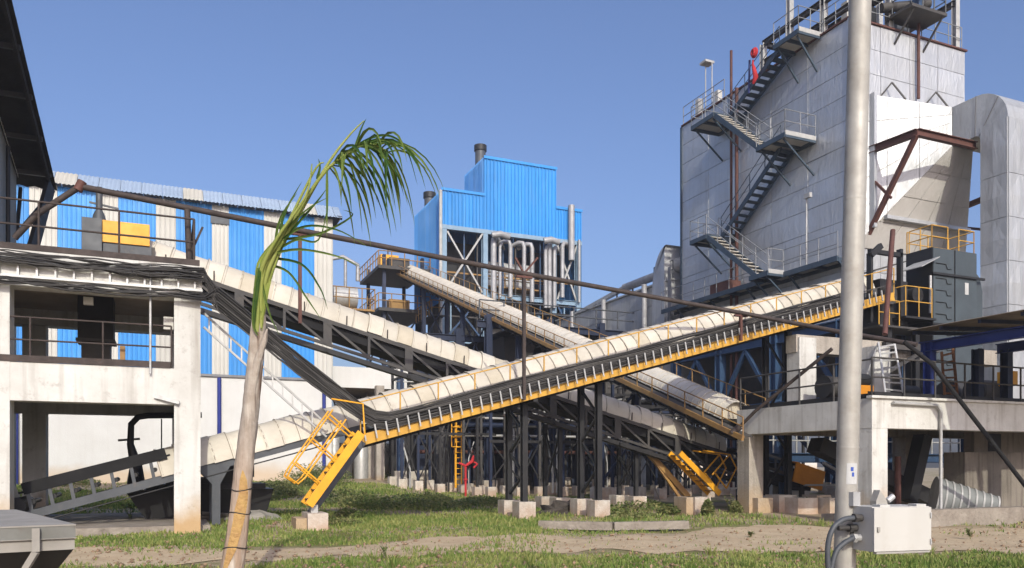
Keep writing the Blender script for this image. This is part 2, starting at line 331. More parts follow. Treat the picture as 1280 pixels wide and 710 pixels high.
def axis_steps():
    a = list(np.arange(-12, 46, 0.7)); lo = [-12 - 3 * 1.45 ** k for k in range(1, 13)][::-1]; hi = [46 + 3 * 1.45 ** k for k in range(1, 13)]
    return lo + a + hi
us = axis_steps(); vs_ = [-60, -30, -12] + list(np.arange(0, 64, 0.7)) + [64 + 3 * 1.45 ** k for k in range(1, 13)]
gv = [(u, v, terrain(u, v) if (-40 < u < 80 and -12 < v < 110) else -0.03) for v in vs_ for u in us]
nu = len(us)
gm = MB(); gm.add(gv, [(j * nu + i, j * nu + i + 1, (j + 1) * nu + i + 1, (j + 1) * nu + i) for j in range(len(vs_) - 1) for i in range(nu - 1)], True)
gm.build('ground', 'ground', kind='structure')
hz = bpy.data.materials.new('dusty air'); hz.use_nodes = True; hz.node_tree.nodes.remove(hz.node_tree.nodes['Principled BSDF'])
pv = hz.node_tree.nodes.new('ShaderNodeVolumePrincipled'); pv.inputs['Color'].default_value = (0.9, 0.92, 0.97, 1); pv.inputs['Density'].default_value = 0.0008; pv.inputs['Anisotropy'].default_value = 0.2
hz.node_tree.links.new(pv.outputs[0], hz.node_tree.nodes['Material Output'].inputs['Volume']); M['haze'] = hz
XL, XH = us[0] - 20, us[-1] + 20
MB().box(XL, XH, vs_[0] - 20, vs_[-1] + 20, -1.2, 29).build('haze', 'haze', label='thin dusty air over the whole yard', cat='haze', kind='stuff')
# the dirt track across the foreground: edges in camera-parallel metres (X right, depth)
trk = MB(); pts = []
rng = np.random.RandomState(3)
def track_edges(X):
    near = 13.4 + 1.9 * smooth((X + 6) / 7) - 0.4 * smooth((X - 4) / 6); far = 15.6 + 2.6 * smooth((X + 6) / 6) + 3.0 * smooth((X - 1) / 6)
    return near, far
Xs = np.arange(-16, 24, 0.25)
for X in Xs:
    a, b = track_edges(X); a += 0.35 * math.sin(X * 1.1) + 0.22 * math.sin(X * 3.7 + 1) + rng.uniform(-.12, .12); b += 0.45 * math.sin(X * 0.8 + 2) + 0.25 * math.sin(X * 2.9) + rng.uniform(-.15, .15)
    for k in range(9):
        Y = a + (b - a) * k / 8; u, v = cam2w(X, Y)
        rut = -0.03 * math.exp(-((k - 2.5) / .8) ** 2) - 0.03 * math.exp(-((k - 5.5) / .8) ** 2)
        pts.append((u, v, terrain(u, v) + 0.035 + (rut if 0 < k < 8 else -0.022)))
trk.add(pts, [(i * 9 + k, (i + 1) * 9 + k, (i + 1) * 9 + k + 1, i * 9 + k + 1) for i in range(len(Xs) - 1) for k in range(8)], True)
trk.build('dirt_track', 'track', kind='structure')  # rises a little above the turf

# ================================================================== LARGE STRUCTURES
# ------------------------------------------------------------------ concrete transfer platform, left
def concrete_platform():
    t = thing('concrete_platform', 'whitewashed two-storey concrete transfer platform with cable-hung beam on the left', 'platform', (-1.5, 23, 0))
    for v0 in (20.46, 26.2):
        for u0 in (-3.72, 0.18):
            c = MB().box(u0, u0 + .58, v0, v0 + .58, 0.0, 5.58).build('column', 'whitewash', t)
    # construction joints across the near columns
    MB().box(-4.25, 0.765, 20.47, 21.0, 3.05, 3.90).build('lower_beam', 'whitewash', t)
    MB().box(-4.25, 0.79, 20.43, 21.0, 5.58, 6.36).build('upper_beam', 'whitewash', t)
    MB().box(0.25, 0.74, 21.0, 26.2, 3.1, 3.88).build('side_beam', 'whitewash', t)
    MB().box(0.25, 0.74, 21.0, 26.2, 5.6, 6.3).build('side_beam', 'whitewash', t)
    MB().box(-4.25, 0.7, 26.22, 26.75, 5.6, 6.3).build('rear_beam', 'whitewash', t)
    MB().box(-4.25, 0.7, 26.22, 26.75, 3.1, 3.85).build('rear_beam', 'whitewash', t)
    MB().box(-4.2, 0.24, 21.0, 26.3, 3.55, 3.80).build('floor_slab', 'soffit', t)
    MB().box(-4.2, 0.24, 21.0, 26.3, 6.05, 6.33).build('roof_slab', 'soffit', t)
    MB().box(-4.25, 0.10, 20.44, 20.50, 3.905, 4.05).build('toe_plate', 'rust', t)
    MB().box(-4.25, 0.74, 20.42, 20.50, 6.365, 6.50).build('toe_plate', 'rust', t)
    railing(t, [(-4.2, 20.52, 3.9), (0.12, 20.52, 3.9)], 'rust', 1.0, 1.5, .022)
    railing(t, [(-4.2, 20.5, 6.38), (0.62, 20.5, 6.38)], 'rust', 1.1, 1.58, .024)
    railing(t, [(0.62, 20.55, 6.38), (0.62, 22.4, 6.38)], 'rust', 1.1, 1.7, .03)
    MB().box(-4.4, 1.0, 20.9, 27.2, -0.1, 0.16).build('plinth', 'kerbstone', t)
    # black discharge chute dropping through the upper floor
    a = on_v(121, 380, 24); k = MB()
    k.box(a.x - .42, a.x + .42, 23.6, 24.4, 4.9, 6.05)
    k.prism([(a.x - .42, 23.6, 4.9), (a.x + .42, 23.6, 4.9), (a.x + .42, 24.4, 4.9), (a.x - .42, 24.4, 4.9)], (0, 0, -.04))
    ch = k.build('chute', 'black', t)
    MB().box(a.x - .34, a.x + .34, 23.68, 24.32, 3.8, 4.9).build('chute_leg', 'dark_grey', ch)
    MB().box(a.x - .46, a.x + .46, 23.56, 24.44, 4.86, 4.94).build('flange', 'dark_grey', ch)
    b = on_v(188, 468, 20.44); MB().tube([(b.x, 20.38, 3.75), (b.x, 20.38, 6.3)], .028).build('conduit', 'galv', t)
    lp = MB().box(-1.75, -1.55, 20.9, 21.05, 5.35, 5.52).build('light_fitting', 'box_paint', t)
    MB().box(-0.05, .17, 21.0, 21.14, 4.9, 5.2).build('junction_box', 'box_paint', t)
    o = on_v(153, 447, 20.8); MB().box(o.x - .05, o.x + .06, 20.7, 20.85, 4.06, 4.4).build('stop_switch', 'ochre', t)
    # dark interior equipment beside the chute
    MB().tube([(a.x - .9, 23.9, 4.0), (a.x - .5, 23.9, 4.0)], .13).tube([(a.x + .45, 23.9, 4.02), (a.x + .8, 23.9, 4.02)], .15).build('drive_motor', 'black', t)
    MB().bar(on_v(193, 495, 20.42), on_v(224, 503, 20.36), .05, .09).build('bracket', 'galv', t)
    return t
concrete_platform()

# cable ladder and cables on the platform beam, running down to the long conveyor
def wavy(p, q, n, amp, rs, sag=0.0):
    p = Vector(p); q = Vector(q); out = []; f = rs.uniform(1, 2.4); ph = rs.uniform(0, 6)
    for i in range(n + 1):
        s = i / n; x = p.lerp(q, s); x.z += amp * math.sin(ph + s * f * 9) - sag * math.sin(math.pi * s) + rs.uniform(-1, 1) * amp * .4; out.append(x)
    return out
Z1 = lambda u: 3.65 + 0.28 * (u - 5.7)            # cover crown of the long conveyor
ZW = lambda u: 2.36 + 0.28 * (u - 5.4)            # underside of its walkway
TURN = on_v(462, 525, 21.12)
cl = thing('cable_ladder', 'pale cable ladder with rungs along the upper platform beam', 'cable tray', (-1.5, 20.4, 5.7))
MB().box(-4.2, .8, 20.33, 20.38, 5.74, 5.79).box(-4.2, .8, 20.33, 20.38, 6.12, 6.17).build('side_rail', 'galv', cl)
rm = MB().box(-.02, .02, 20.335, 20.375, 5.79, 6.12).mesh('rung', 'galv')
for i in range(14): place('rung', rm, cl, (-4.05 + i * .36, 0, 0))
cl2 = thing('cable_ladder', 'pale empty cable ladder slanting down from the platform towards the yellow stair', 'cable tray', (3, 21.5, 4))
A0 = Vector((0.85, 21.0, 5.35)); A1 = on_v(408, 530, 21.45)
side = Vector((0, 0, .34))
MB().bar(A0, A1, .04, .05).bar(A0 - side, A1 - side, .04, .05).build('side_rail', 'galv', cl2)
dl = A1 - A0
for i in range(12):
    p = A0 + dl * ((i + .5) / 12); MB().bar(p + Vector((0, 0, .0)), p - side, .035, .035).build('rung', 'galv', cl2)
rs = np.random.RandomState(5)
for i in range(34):
    z = (6.08 + .22 * rs.rand()) if rs.rand() < .6 else 5.6 + .12 * rs.rand(); off = 20.30 - .04 * rs.rand() - .035 * (i % 3); k = (i - 16.5) * .0135
    p1 = Vector((-4.3, off, z)); p2 = Vector((.82, off, z - .12 + .1 * rs.rand()))
    e = Vector((TURN.x, 21.0 + .05 * rs.rand(), TURN.z + .02 + k)); p3 = Vector((1.15, 20.45 + .03 * (i % 4), 5.62 + k * 1.3))
    q = Vector((22.2, 20.98 + .03 * (i % 4), ZW(22.2) + .48 + k * .9))
    path = (wavy(p1, p2, 9, .05, rs, .04) if i % 3 else wavy(Vector((.3, off, z)), p2, 3, .02, rs)) + [p3] + wavy(p3.lerp(e, .15), p3.lerp(e, .93), 7, .015, rs, .05)
    e2 = Vector((TURN.x + .5, 21.0 + .05 * rs.rand(), ZW(TURN.x + .5) + .42 + k))
    path += [e.lerp(e2, .25) + Vector((0, 0, .01)), e2] + wavy(e2, q, 26, .028, rs, .03)[1:]
    MB().tube(path, .013 + .01 * rs.rand(), 5).build('power_cable', 'cable_pale' if i % 3 == 0 else 'cable', None, label='dusty black power cable in the bundle hung along platform beam and long conveyor', cat='cable', group='cables in the bundle along the long conveyor')

# ------------------------------------------------------------------ tall dark-roofed shed at the far left
def gable_shed():
    t = thing('gable_shed', 'tall grey shed with dark overhanging corrugated roof at the far left', 'shed', (-6, 22, 0))
    zr = lambda v: 14.15 - 0.212 * (v - 14)
    u0 = -4.3
    pw = MB(); pw.prism([(u0, 20.5, 0), (u0, 29.2, 0), (u0, 29.2, zr(29.2) - .25), (u0, 20.5, zr(20.5) - .25)], (-.2, 0, 0)); wl_ = pw.build('gable_wall', 'grey_wall', t)
    MB().box(-14, u0 - .2, 28.9, 29.15, 0, zr(29.2) - .3).build('rear_wall', 'grey_wall', t)
    # roof: single corrugated sheets side by side, purlins below
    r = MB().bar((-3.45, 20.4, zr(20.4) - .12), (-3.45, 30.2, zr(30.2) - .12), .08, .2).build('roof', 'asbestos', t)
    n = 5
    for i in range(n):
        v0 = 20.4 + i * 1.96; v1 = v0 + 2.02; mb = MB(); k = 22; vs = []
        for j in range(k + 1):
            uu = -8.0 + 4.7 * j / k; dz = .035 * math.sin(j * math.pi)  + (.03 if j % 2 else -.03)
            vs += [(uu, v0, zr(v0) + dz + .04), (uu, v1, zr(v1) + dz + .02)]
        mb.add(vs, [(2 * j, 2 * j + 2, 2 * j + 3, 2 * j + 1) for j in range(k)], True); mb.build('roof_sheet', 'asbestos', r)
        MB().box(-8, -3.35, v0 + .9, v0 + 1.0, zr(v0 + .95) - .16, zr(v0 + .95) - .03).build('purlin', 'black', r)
    MB().box(u0 - .22, u0 + .03, 20.4, 29.3, 0, 0.01).build('wall_foot', 'concrete', t)
    wt = MB()   # jagged pale strip standing for daylight between the roof corrugations, above the wall
    vs = []
    for j in range(92):
        v = 20.5 + j * .095; vs += [(u0 + .06, v, zr(v) - .34), (u0 + .06, v, zr(v) - (.27 if j % 2 else .22))]
    wt.add(vs, [(2 * j, 2 * j + 2, 2 * j + 3, 2 * j + 1) for j in range(91)]); wt.build('daylight_strip', 'cream', t)
    w = MB().box(u0 + .0, u0 + .05, 20.2, 22.3, 7.6, 9.2).build('window', 'glass_dark', t)
    MB().box(u0, u0 + .08, 22.3, 22.4, 7.5, 9.3).box(u0, u0 + .08, 20.1, 22.4, 7.42, 7.52).build('window_frame', 'grey', w)
    MB().tube([(u0 + .1, 27.1, 6.4), (u0 + .1, 27.1, zr(27.1) - .5)], .06).build('downpipe', 'black', t)
    MB().bar((u0, 29.3, 8.9), (-3.4, 30.0, zr(30.0) - .2), .1, .1).bar((u0, 29.3, 8.9), (u0, 30.0, zr(30) - .2), .1, .1).build('eave_bracket', 'black', t)
    MB().bar((-3.42, 29.6, zr(29.6) - .2), (-3.75, 28.3, 8.2), .12, .5).build('eave_strut', 'black', t)
gable_shed()

# ------------------------------------------------------------------ blue and cream striped hall
def striped_hall():
    V = 48.4
    t = thing('striped_hall', 'long hall clad in blue and cream stripes above a white plinth wall', 'hall', (2, V, .8))
    uE = 9.2; zb, zt = 6.75, 16.35
    MB().box(-20, uE - .05, V + .05, V + 16, 0.2, zb + .05).build('plinth_wall', 'white_wall', t)
    MB().box(-20, uE - .1, V + .15, V + 16, zb + .05, zt - .2).build('inner_wall', 'cream', t)
    edges = [(-14.5, 'blue', -12.3), (-12.3, 'cream', -11), (-11, 'blue', -8.8), (-8.8, 'cream', -7.4)]
    pxs = [(72, 'b', 120), (120, 'c', 148), (148, 'b', 195), (195, 'c', 220), (220, 'b', 265), (265, 'c', 286), (286, 'b', 330), (330, 'c', 352), (352, 'b', 393)]
    seq = [(on_v(a, 400, V).x, 'blue' if k == 'b' else 'cream', on_v(b, 400, V).x) for a, k, b in pxs]
    seq.append((seq[-1][2], 'cream', uE)); x0 = seq[0][0]
    seq = [(x0 - 1.3, 'cream', x0), (x0 - 3.5, 'blue', x0 - 1.3), (x0 - 5, 'cream', x0 - 3.5), (x0 - 7.2, 'blue', x0 - 5)] + seq
    for a, k, b in seq:
        mb = corr(MB(), a, b, zb, zt, V, 'u', .24, .05); mb.build('cladding_sheet', k, t)
    mb = corr(MB(), V, V + 16, zb, zt, uE, 'v', .24, -.05); mb.build('end_cladding', 'cream', t)
    MB().box(-18, uE, V - .07, V - .01, zb - .14, zb - .01).build('drip_flashing', 'seam', t)
    # shallow roof with overhanging edge
    r = MB().prism([(uE + .4, V - .45, zt - .06), (uE + .4, V + .75, zt + .9), (uE + .4, V + 8, zt + 1.2), (uE + .4, V + 8, zt - .1)], (-.05, 0, 0)).build('roof', 'seam', t)
    xs = [-18 + i * 1.05 for i in range(27)]
    for i, x in enumerate(xs):
        if x > uE + .3: break
        x1 = min(x + 1.03, uE + .5); mb = MB(); n = 5; vs = []
        for j in range(n * 2 + 1):
            uu = x + (x1 - x) * j / (2 * n); dz = .05 if j % 2 else 0
            vs += [(uu, V - .5, zt - .02 + dz), (uu, V + .75, zt + .98 + dz), (uu, V + 8.0, zt + 1.3 + dz)]
        mb.add(vs, [(3 * j + k, 3 * j + 3 + k, 3 * j + 4 + k, 3 * j + 1 + k) for j in range(2 * n) for k in (0, 1)])
        mb.build('roof_sheet', 'roof_cream' if i % 6 in (0,) else 'roof_blue', r)
    MB().tube([(uE + .2, V - .3, zt + .05), (uE + .5, V - .3, zt + .05)], .12).build('gutter_end', 'black', t)
    for px in (274, 405, 20):
        p = on_v(px, 500, V - .12); MB().tube([(p.x, V - .14, .5), (p.x, V - .14, zb - .2)], .11).build('downpipe', 'navy_pipe', t)
    # grille vent under the eave
    p = on_v(275, 262, V - .06); MB().box(p.x - .5, p.x + .5, V - .1, V - .06, 15.3, 15.9).build('vent', 'grey', t)
striped_hall()

# ------------------------------------------------------------------ open concrete frame behind the conveyors
def concrete_frame():
    t = thing('slab_building', 'open concrete frame with flat slab and white columns behind the crossing conveyors', 'building', (13, 52, .5))
    V = 50.2
    a = on_v(414, 470, V); b = on_v(503, 470, V)
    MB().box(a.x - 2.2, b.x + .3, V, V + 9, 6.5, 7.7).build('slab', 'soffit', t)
    MB().box(a.x - 2.2, b.x + .35, V - .05, V, 6.45, 7.75).build('edge_beam', 'white_wall', t)
    for px, w, m in ((499, .42, 'white_wall'), (473, .5, 'concrete')):
        c = on_v(px, 600, V - .1); MB().box(c.x - w / 2, c.x + w / 2, V - .12 - w, V - .12, .2, 6.6 if m != 'white_wall' else 7.9).build('column', m, t)
    for u in (a.x, a.x + 3): 
        for v in (V + 3, V + 7): MB().box(u, u + .45, v, v + .45, .2, 6.5).build('column', 'concrete', t)
    MB().box(a.x - 2, b.x + 6, V + 9, V + 9.2, 0, 3.2).build('rear_wall', 'white_wall', t)
    MB().box(a.x - 1, b.x + 5, V - 1.2, V + 9, 0, .55).build('plinth', 'concrete', t)
    for i, (du, r, z) in enumerate(((.6, .35, 3.0), (1.6, .3, 2.2), (2.6, .5, 4.0), (3.9, .25, 3.4))):
        MB().lathe((a.x + du, V + 2.2 + i * .5, .55), [(r, 0), (r, z), (r * .6, z + .25), (.05, z + .35)], 12).build('vessel', 'dark_grey' if i % 2 else 'galv', t)
    MB().tube([on_v(395, 476, V + 1), on_v(432, 480, V + 1)], .35, 10).build('horizontal_pipe', 'galv', t)
    mb = MB()
    for u0 in (a.x + 1.0, a.x + 3.6):
        mb.bar((u0, V + 5, .6), (u0 + 2, V + 5, 6.3), .1, .1).bar((u0 + 2, V + 5, .6), (u0, V + 5, 6.3), .1, .1)
    mb.build('bracing', 'black', t)
concrete_frame()
cond = thing('rooftop_condenser', 'small pale vessel with bent pipes on a yellow railed deck above the white slab', 'vessel', (10.5, 58, 8))
c0 = on_v(430, 372, 60)
MB().tube([c0 + Vector((-.9, 0, 0)), c0 + Vector((.9, 0, 0))], .85, 16).build('shell', 'galv', cond)
MB().tube([c0 + Vector((-1.2, -.6, -.2)), c0 + Vector((-1.2, -.6, 2.6)), c0 + Vector((-.2, -.6, 2.9)), c0 + Vector((.9, -.6, 2.4)), c0 + Vector((.9, -.6, 1.2))], .16).tube([c0 + Vector((0, -.5, .6)), c0 + Vector((0, -.5, 2.8))], .12).build('pipe', 'silver_pipe', cond)
MB().box(c0.x - 1.8, c0.x + 2, c0.y - 1.4, c0.y + 1, c0.z - 1.15, c0.z - 1.0).build('deck', 'ochre', cond)
railing(cond, [c0 + Vector((-1.8, -1.4, -1)), c0 + Vector((2, -1.4, -1)), c0 + Vector((2, 1, -1))], 'ochre', 1.5, 1, .04)
MB().tube([c0 + Vector((-1.5, -1, -1)), c0 + Vector((-1.5, -1, -12))], .15).tube([c0 + Vector((1.6, -1, -1)), c0 + Vector((1.6, -1, -12))], .15).build('support', 'steel_blue', cond)

# ------------------------------------------------------------------ blue clad tower
def clad_tower():
    V, u0, u1 = 60.2, 20.0, 32.5; zb = 20.6; D = 7.4; a, b = 23.6, 30.1; zl, zr_, zh = 23.4, 23.2, 26.45
    t = thing('clad_tower', 'tall steel tower topped by stepped bright blue sheet cladding', 'tower', (26, 64, 0))
    def sheets(x0, x1, z0, z1, plane, axis, out, n):
        w = (x1 - x0) / n
        for i in range(n): corr(MB(), x0 + i * w + .01, x0 + (i + 1) * w - .01, z0, z1, plane, axis, .28, out).build('cladding_sheet', 'blue', t)
    sheets(u0, a, zb, zl, V, 'u', .07, 4); sheets(a, b, zb, zh, V, 'u', .07, 7); sheets(b, u1, zb, zr_, V, 'u', .07, 3)
    sheets(V, V + D, 14.5, zl - .1, u0, 'v', .07, 7); sheets(V, V + 4.5, zl, zh, a, 'v', .07, 4); sheets(V, V + D, 14.5, zr_, u1, 'v', -.07, 7)
    for (x0, x1, z) in ((u0, a, zl), (a, b, zh), (b, u1, zr_)):
        MB().box(x0 - .05, x1 + .05, V - .12, V - .075, z - .12, z + .1).build('ridge_flashing', 'blue', t)
    MB().box(u0, u1, V + .1, V + D, zl - .3, zl - .2).build('roof', 'blue', t); MB().box(a, b, V + .1, V + 4.5, zh - .25, zh - .15).build('roof', 'blue', t)
    sheets(u0, u1, 0 + 16, zl - .3, V + D, 'u', .05, 4)
    MB().box(u0, u1, V - .1, V + .3, zb - .35, zb - .02).build('eave_beam', 'sky_steel', t)
    # frame
    for u in (u0 + .2, a + .1, b - .2, u1 - .3):
        for v in (V + .15, V + D - .3):
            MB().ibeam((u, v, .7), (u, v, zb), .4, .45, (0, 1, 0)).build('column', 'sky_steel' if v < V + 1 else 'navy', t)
    for z in (7.0, 11.5, 15.3):
        MB().ibeam((u0, V + .15, z), (u1, V + .15, z), .25, .4).build('floor_beam', 'sky_steel', t)
        MB().box(u0 + .3, u1 - .3, V + .6, V + D - .2, z + .1, z + .18).build('floor_deck', 'dark_grey', t)
    for x0, x1, z0, z1 in ((u0 + .4, a - .1, 15.5, 20.3), (b + .1, u1 - .4, 15.5, 20.3), (u0 + .4, a - .1, 11.7, 15.2), (b + .1, u1 - .4, 11.7, 15.2), (u0 + .4, a - .1, 7.2, 11.3), (u0 + .4, a - .1, 1, 6.8), (b, u1 - .4, 1, 6.8)):
        MB().bar((x0, V + .02, z0), (x1, V + .02, z1), .14, .14).bar((x0, V + .17, z1), (x1, V + .17, z0), .14, .14).build('cross_brace', 'rail_grey' if z0 > 15 else 'steel_blue', t)
    MB().box(u0 + 4.3, b - 1.3, V + 2.0, V + 5, 2.5, 18.6).build('furnace_casing', 'alu_dull', t)
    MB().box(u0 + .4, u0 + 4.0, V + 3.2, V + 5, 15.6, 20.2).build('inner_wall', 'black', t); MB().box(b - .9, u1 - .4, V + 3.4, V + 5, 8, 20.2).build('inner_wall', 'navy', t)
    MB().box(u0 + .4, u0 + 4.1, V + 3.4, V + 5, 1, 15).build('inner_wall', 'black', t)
    for z in (16.3, 13.2, 9.2):
        railing(t, [(u0 + 4.2, V + .8, z), (b - .4, V + .8, z)], 'ochre', 1.1, .8, .05); MB().box(u0 + 4.2, b - .4, V + .7, V + 2.1, z - .12, z).build('gallery_deck', 'ochre', t)
    # vertical insulated pipes with bends
    for px, top, bot, r, dx in ((617, 296, 400, .38, .9), (625, 303, 372, .2, .7), (638, 302, 372, .28, -1.2), (655, 303, 380, .28, -.9), (665, 305, 378, .3, -.9), (682, 308, 385, .26, 1.3), (687, 300, 385, .3, 1.2), (693, 308, 385, .26, .6), (703, 303, 372, .28, 1.2), (724, 300, 378, .18, 0)):
        p = on_v(px, top, V - .3); q = on_v(px, bot, V - .3)
        pts = [(q.x, p.y, q.z), (p.x, p.y, p.z - .35)] + ([(p.x + .12 * (1 if dx > 0 else -1), p.y, p.z - .05), (p.x + dx * .4, p.y + .25, p.z), (p.x + dx, p.y + .9, p.z - .25)] if dx else [(p.x, p.y, p.z)])
        MB().tube(pts, r * .64, 10).build('steam_pipe', 'silver_pipe', t)
    for px0, px1, y in ((615, 636, 294), (680, 698, 301)):
        MB().tube([on_v(px0, y, V - .9), on_v((px0 + px1) / 2, y - 1.5, V - 1.1), on_v(px1, y + 2, V - .9)], .26, 10).build('header_bend', 'silver_pipe', t)
    p = on_v(714, 257, V - .3); MB().tube([(p.x, V - .35, p.z), (p.x, V - .35, 18.8)], .27, 10).build('vent_pipe', 'silver_pipe', t)
    MB().tube([(u0 - .15, V - .2, 12), (u0 - .15, V - .2, 23.2)], .14).build('downpipe', 'rail_grey', t)
    for px, y0, y1, v in ((600.5, 184, 215, V + 3.5), (537, 243, 262, V + 5.5)):
        p = on_v(px, y0, v); k = MB().tube([(p.x, v, p.z - 3.5), (p.x, v, p.z - .1)], .45, 14).build('stack', 'grey', t)
        MB().tube([(p.x, v, p.z - .35), (p.x, v, p.z + .12)], .54, 14).build('stack_collar', 'black', k)
    for i in range(11):
        u = u0 + .9 + i * 1.13; MB().bar((u, V + .45, 2), (u, V + .45, 20.3 if i % 3 else 15), .11, .11).build('lattice_post', ('sky_steel', 'steel_blue', 'dark_grey')[i % 3], t)
    for i in range(9): MB().bar((u0 + .3, V + .5, 3 + i * 1.75), (u1 - .3, V + .5, 3 + i * 1.75), .09, .12).build('lattice_tie', ('dark_grey', 'steel_blue', 'ochre')[i % 3], t)
    for i, (x, y0_) in enumerate(((u0 - 1.4, 6.5), (u0 - 1.4, 10), (u0 - 1.2, 13.2))):
        MB().box(x, u0 - .1, V - 1.2, V + 3, y0_ - .1, y0_).build('side_gallery', 'dark_grey', t); railing(t, [(u0, V - 1.2, y0_), (x, V - 1.2, y0_), (x, V + 3, y0_)], 'ochre', 1.1, .7, .04)
    # lean-to over the front bay
    A = on_v(622, 378, V - 5); 
    r = MB().prism([(25.5, V - 6, 12.9), (25.5, V - .2, 13.9), (25.5, V - .2, 14.05), (25.5, V - 6, 13.05)], (11, 0, 0)).build('lean_to_roof', 'black', t)
    for i in range(5):
        u = 25.8 + i * 2.6; MB().tube([(u, V - 5.6, .6), (u, V - 5.6, 12.9)], .16).build('lean_to_post', 'sky_steel', r)
    MB().bar((25.8, V - 5.6, 10.6), (28.3, V - 5.6, 12.8), .12, .12).bar((25.8, V - 5.5, 10.4), (36.4, V - 5.5, 10.4), .2, .3).build('lean_to_brace', 'sky_steel', r)
clad_tower()

# ------------------------------------------------------------------ shaded process steelwork between tower and conveyors
def process_frame():
    t = thing('process_frame', 'dark blue steel process frame on white pedestals beneath the crossing conveyors', 'steel frame', (24, 48, 0))
    rs = np.random.RandomState(11)
    UU = (13.8, 17.0, 21, 25, 29, 33, 37); VV = (43.5, 49, 55)
    pm = MB().box(-.42, .42, -.42, .42, 0, .75).mesh('pedestal', 'pedestal'); pm2 = MB().box(-.3, .3, -.3, .3, 0, .6).mesh('pedestal', 'pedestal')
    for u in UU:
        for v in VV:
            if u < 15 and v < 48: continue
            jit = rs.uniform(-.4, .4); m = ('steel_blue', 'navy', 'navy')[rs.randint(3)]; z0 = terrain(u + jit, v)
            MB().ibeam((u + jit, v, z0 + .7), (u + jit, v, 10.4 if u > 15 else 7), .38, .4, (0, 1, 0)).build('column', m, t)
            place('pedestal', pm, t, (u + jit, v, z0))
            if rs.rand() < .6:
                uu = u + rs.uniform(1, 3); vv = v - rs.uniform(1, 4); zz = terrain(uu, vv)
                MB().tube([(uu, vv, zz + .5), (uu, vv, rs.choice([4.2, 5.8, 8.0]))], rs.uniform(.07, .16)).build('pipe_post', 'black' if rs.rand() < .6 else 'navy', t); place('pedestal', pm2, t, (uu, vv, zz))
    for v in VV:
        for z in (5.2, 9.8):
            MB().ibeam((13.5 if v > 45 else 16.6, v - .05, z), (37.5, v - .05, z), .25, .4).build('beam', 'navy', t)
        for i, u in enumerate(UU[1:-1]):
            if (i + int(v)) % 2 == 0:
                MB().bar((u + .2, v - .12, .9), (u + 3.8, v - .12, 5.0), .1, .1).bar((u + 3.8, v + .02, .9), (u + .2, v + .02, 5.0), .1, .1).build('cross_brace', 'black', t)
    for u in UU[1:]:
        MB().ibeam((u, 43.5, 5.25), (u, 55, 5.25), .2, .35).build('tie_beam', 'navy', t)
    MB().box(16.6, 37.5, 43.6, 56, 5.42, 5.5).build('deck', 'dark_grey', t)  # this deck and the next are added to shade the bays below
    MB().box(19.6, 37.5, 44, 56, 10.02, 10.12).build('deck', 'dark_grey', t)
    MB().box(15, 38, 57.2, 57.4, .2, 9.5).build('rear_wall', 'black', t)  # black sheet added to give darkness between the columns
    for i in range(9):     # pumps, small vessels and drums standing in the shade
        u = 15.5 + i * 2.3; v = 46.5 + (i % 3) * 2.6; r = rs.uniform(.45, .95); h = rs.uniform(1.6, 3.6)
        MB().lathe((u, v, terrain(u, v) + .15), [(r, 0), (r, h), (r * .75, h + .25), (.08, h + .4)], 14).build('vessel', ('dark_grey', 'navy', 'galv', 'black')[i % 4], t)
    for z, v, r, m in ((4.3, 43.0, .07, 'galv'), (3.9, 43.1, .16, 'navy'), (3.3, 43.2, .08, 'galv'), (4.7, 46, .15, 'rail_grey'), (2.4, 47.0, .12, 'redox'), (3.0, 48.2, .18, 'navy'), (6.4, 43.3, .14, 'dark_grey'), (7.4, 43.4, .12, 'black')):
        MB().tube([(13.2 + rs.rand() * 2, v, z), (30 + rs.rand() * 6, v, z)], r).build('pipe_run', m, t)
    for i in range(16):
        u = 14 + rs.rand() * 20; v = 43 + rs.rand() * 4; z = rs.uniform(3, 5)
        MB().tube([(u, v, .2), (u, v, z), (u + rs.uniform(-1.5, 1.5), v + .3, z + .1), (u + rs.uniform(-1.5, 1.5), v + .6, z + 2)], rs.uniform(.05, .14), 6).build('pipe_drop', ('black', 'navy', 'galv', 'dark_grey')[rs.randint(4)], t)
    MB().box(24.9, 27.2, 43.2, 44, 5.4, 8.5).build('panel_box', 'dark_grey', t)
    # hoppers and ducts hung above the deck
    for u in (20.5, 24.5):
        MB().add([(u - 1.2, 46, 9.6), (u + 1.2, 46, 9.6), (u + 1.2, 48.4, 9.6), (u - 1.2, 48.4, 9.6), (u - .3, 47, 6), (u + .3, 47, 6), (u + .3, 47.5, 6), (u - .3, 47.5, 6)], [(0, 1, 2, 3), (7, 6, 5, 4), (0, 4, 5, 1), (1, 5, 6, 2), (2, 6, 7, 3), (3, 7, 4, 0)]).build('hopper', 'dark_grey', t)
    for z in (5.55, 10.15): railing(t, [(16.8, 43.6, z), (37, 43.6, z)], 'ochre' if z < 6 else 'grey', 1.1, 1.6, .04)
process_frame()
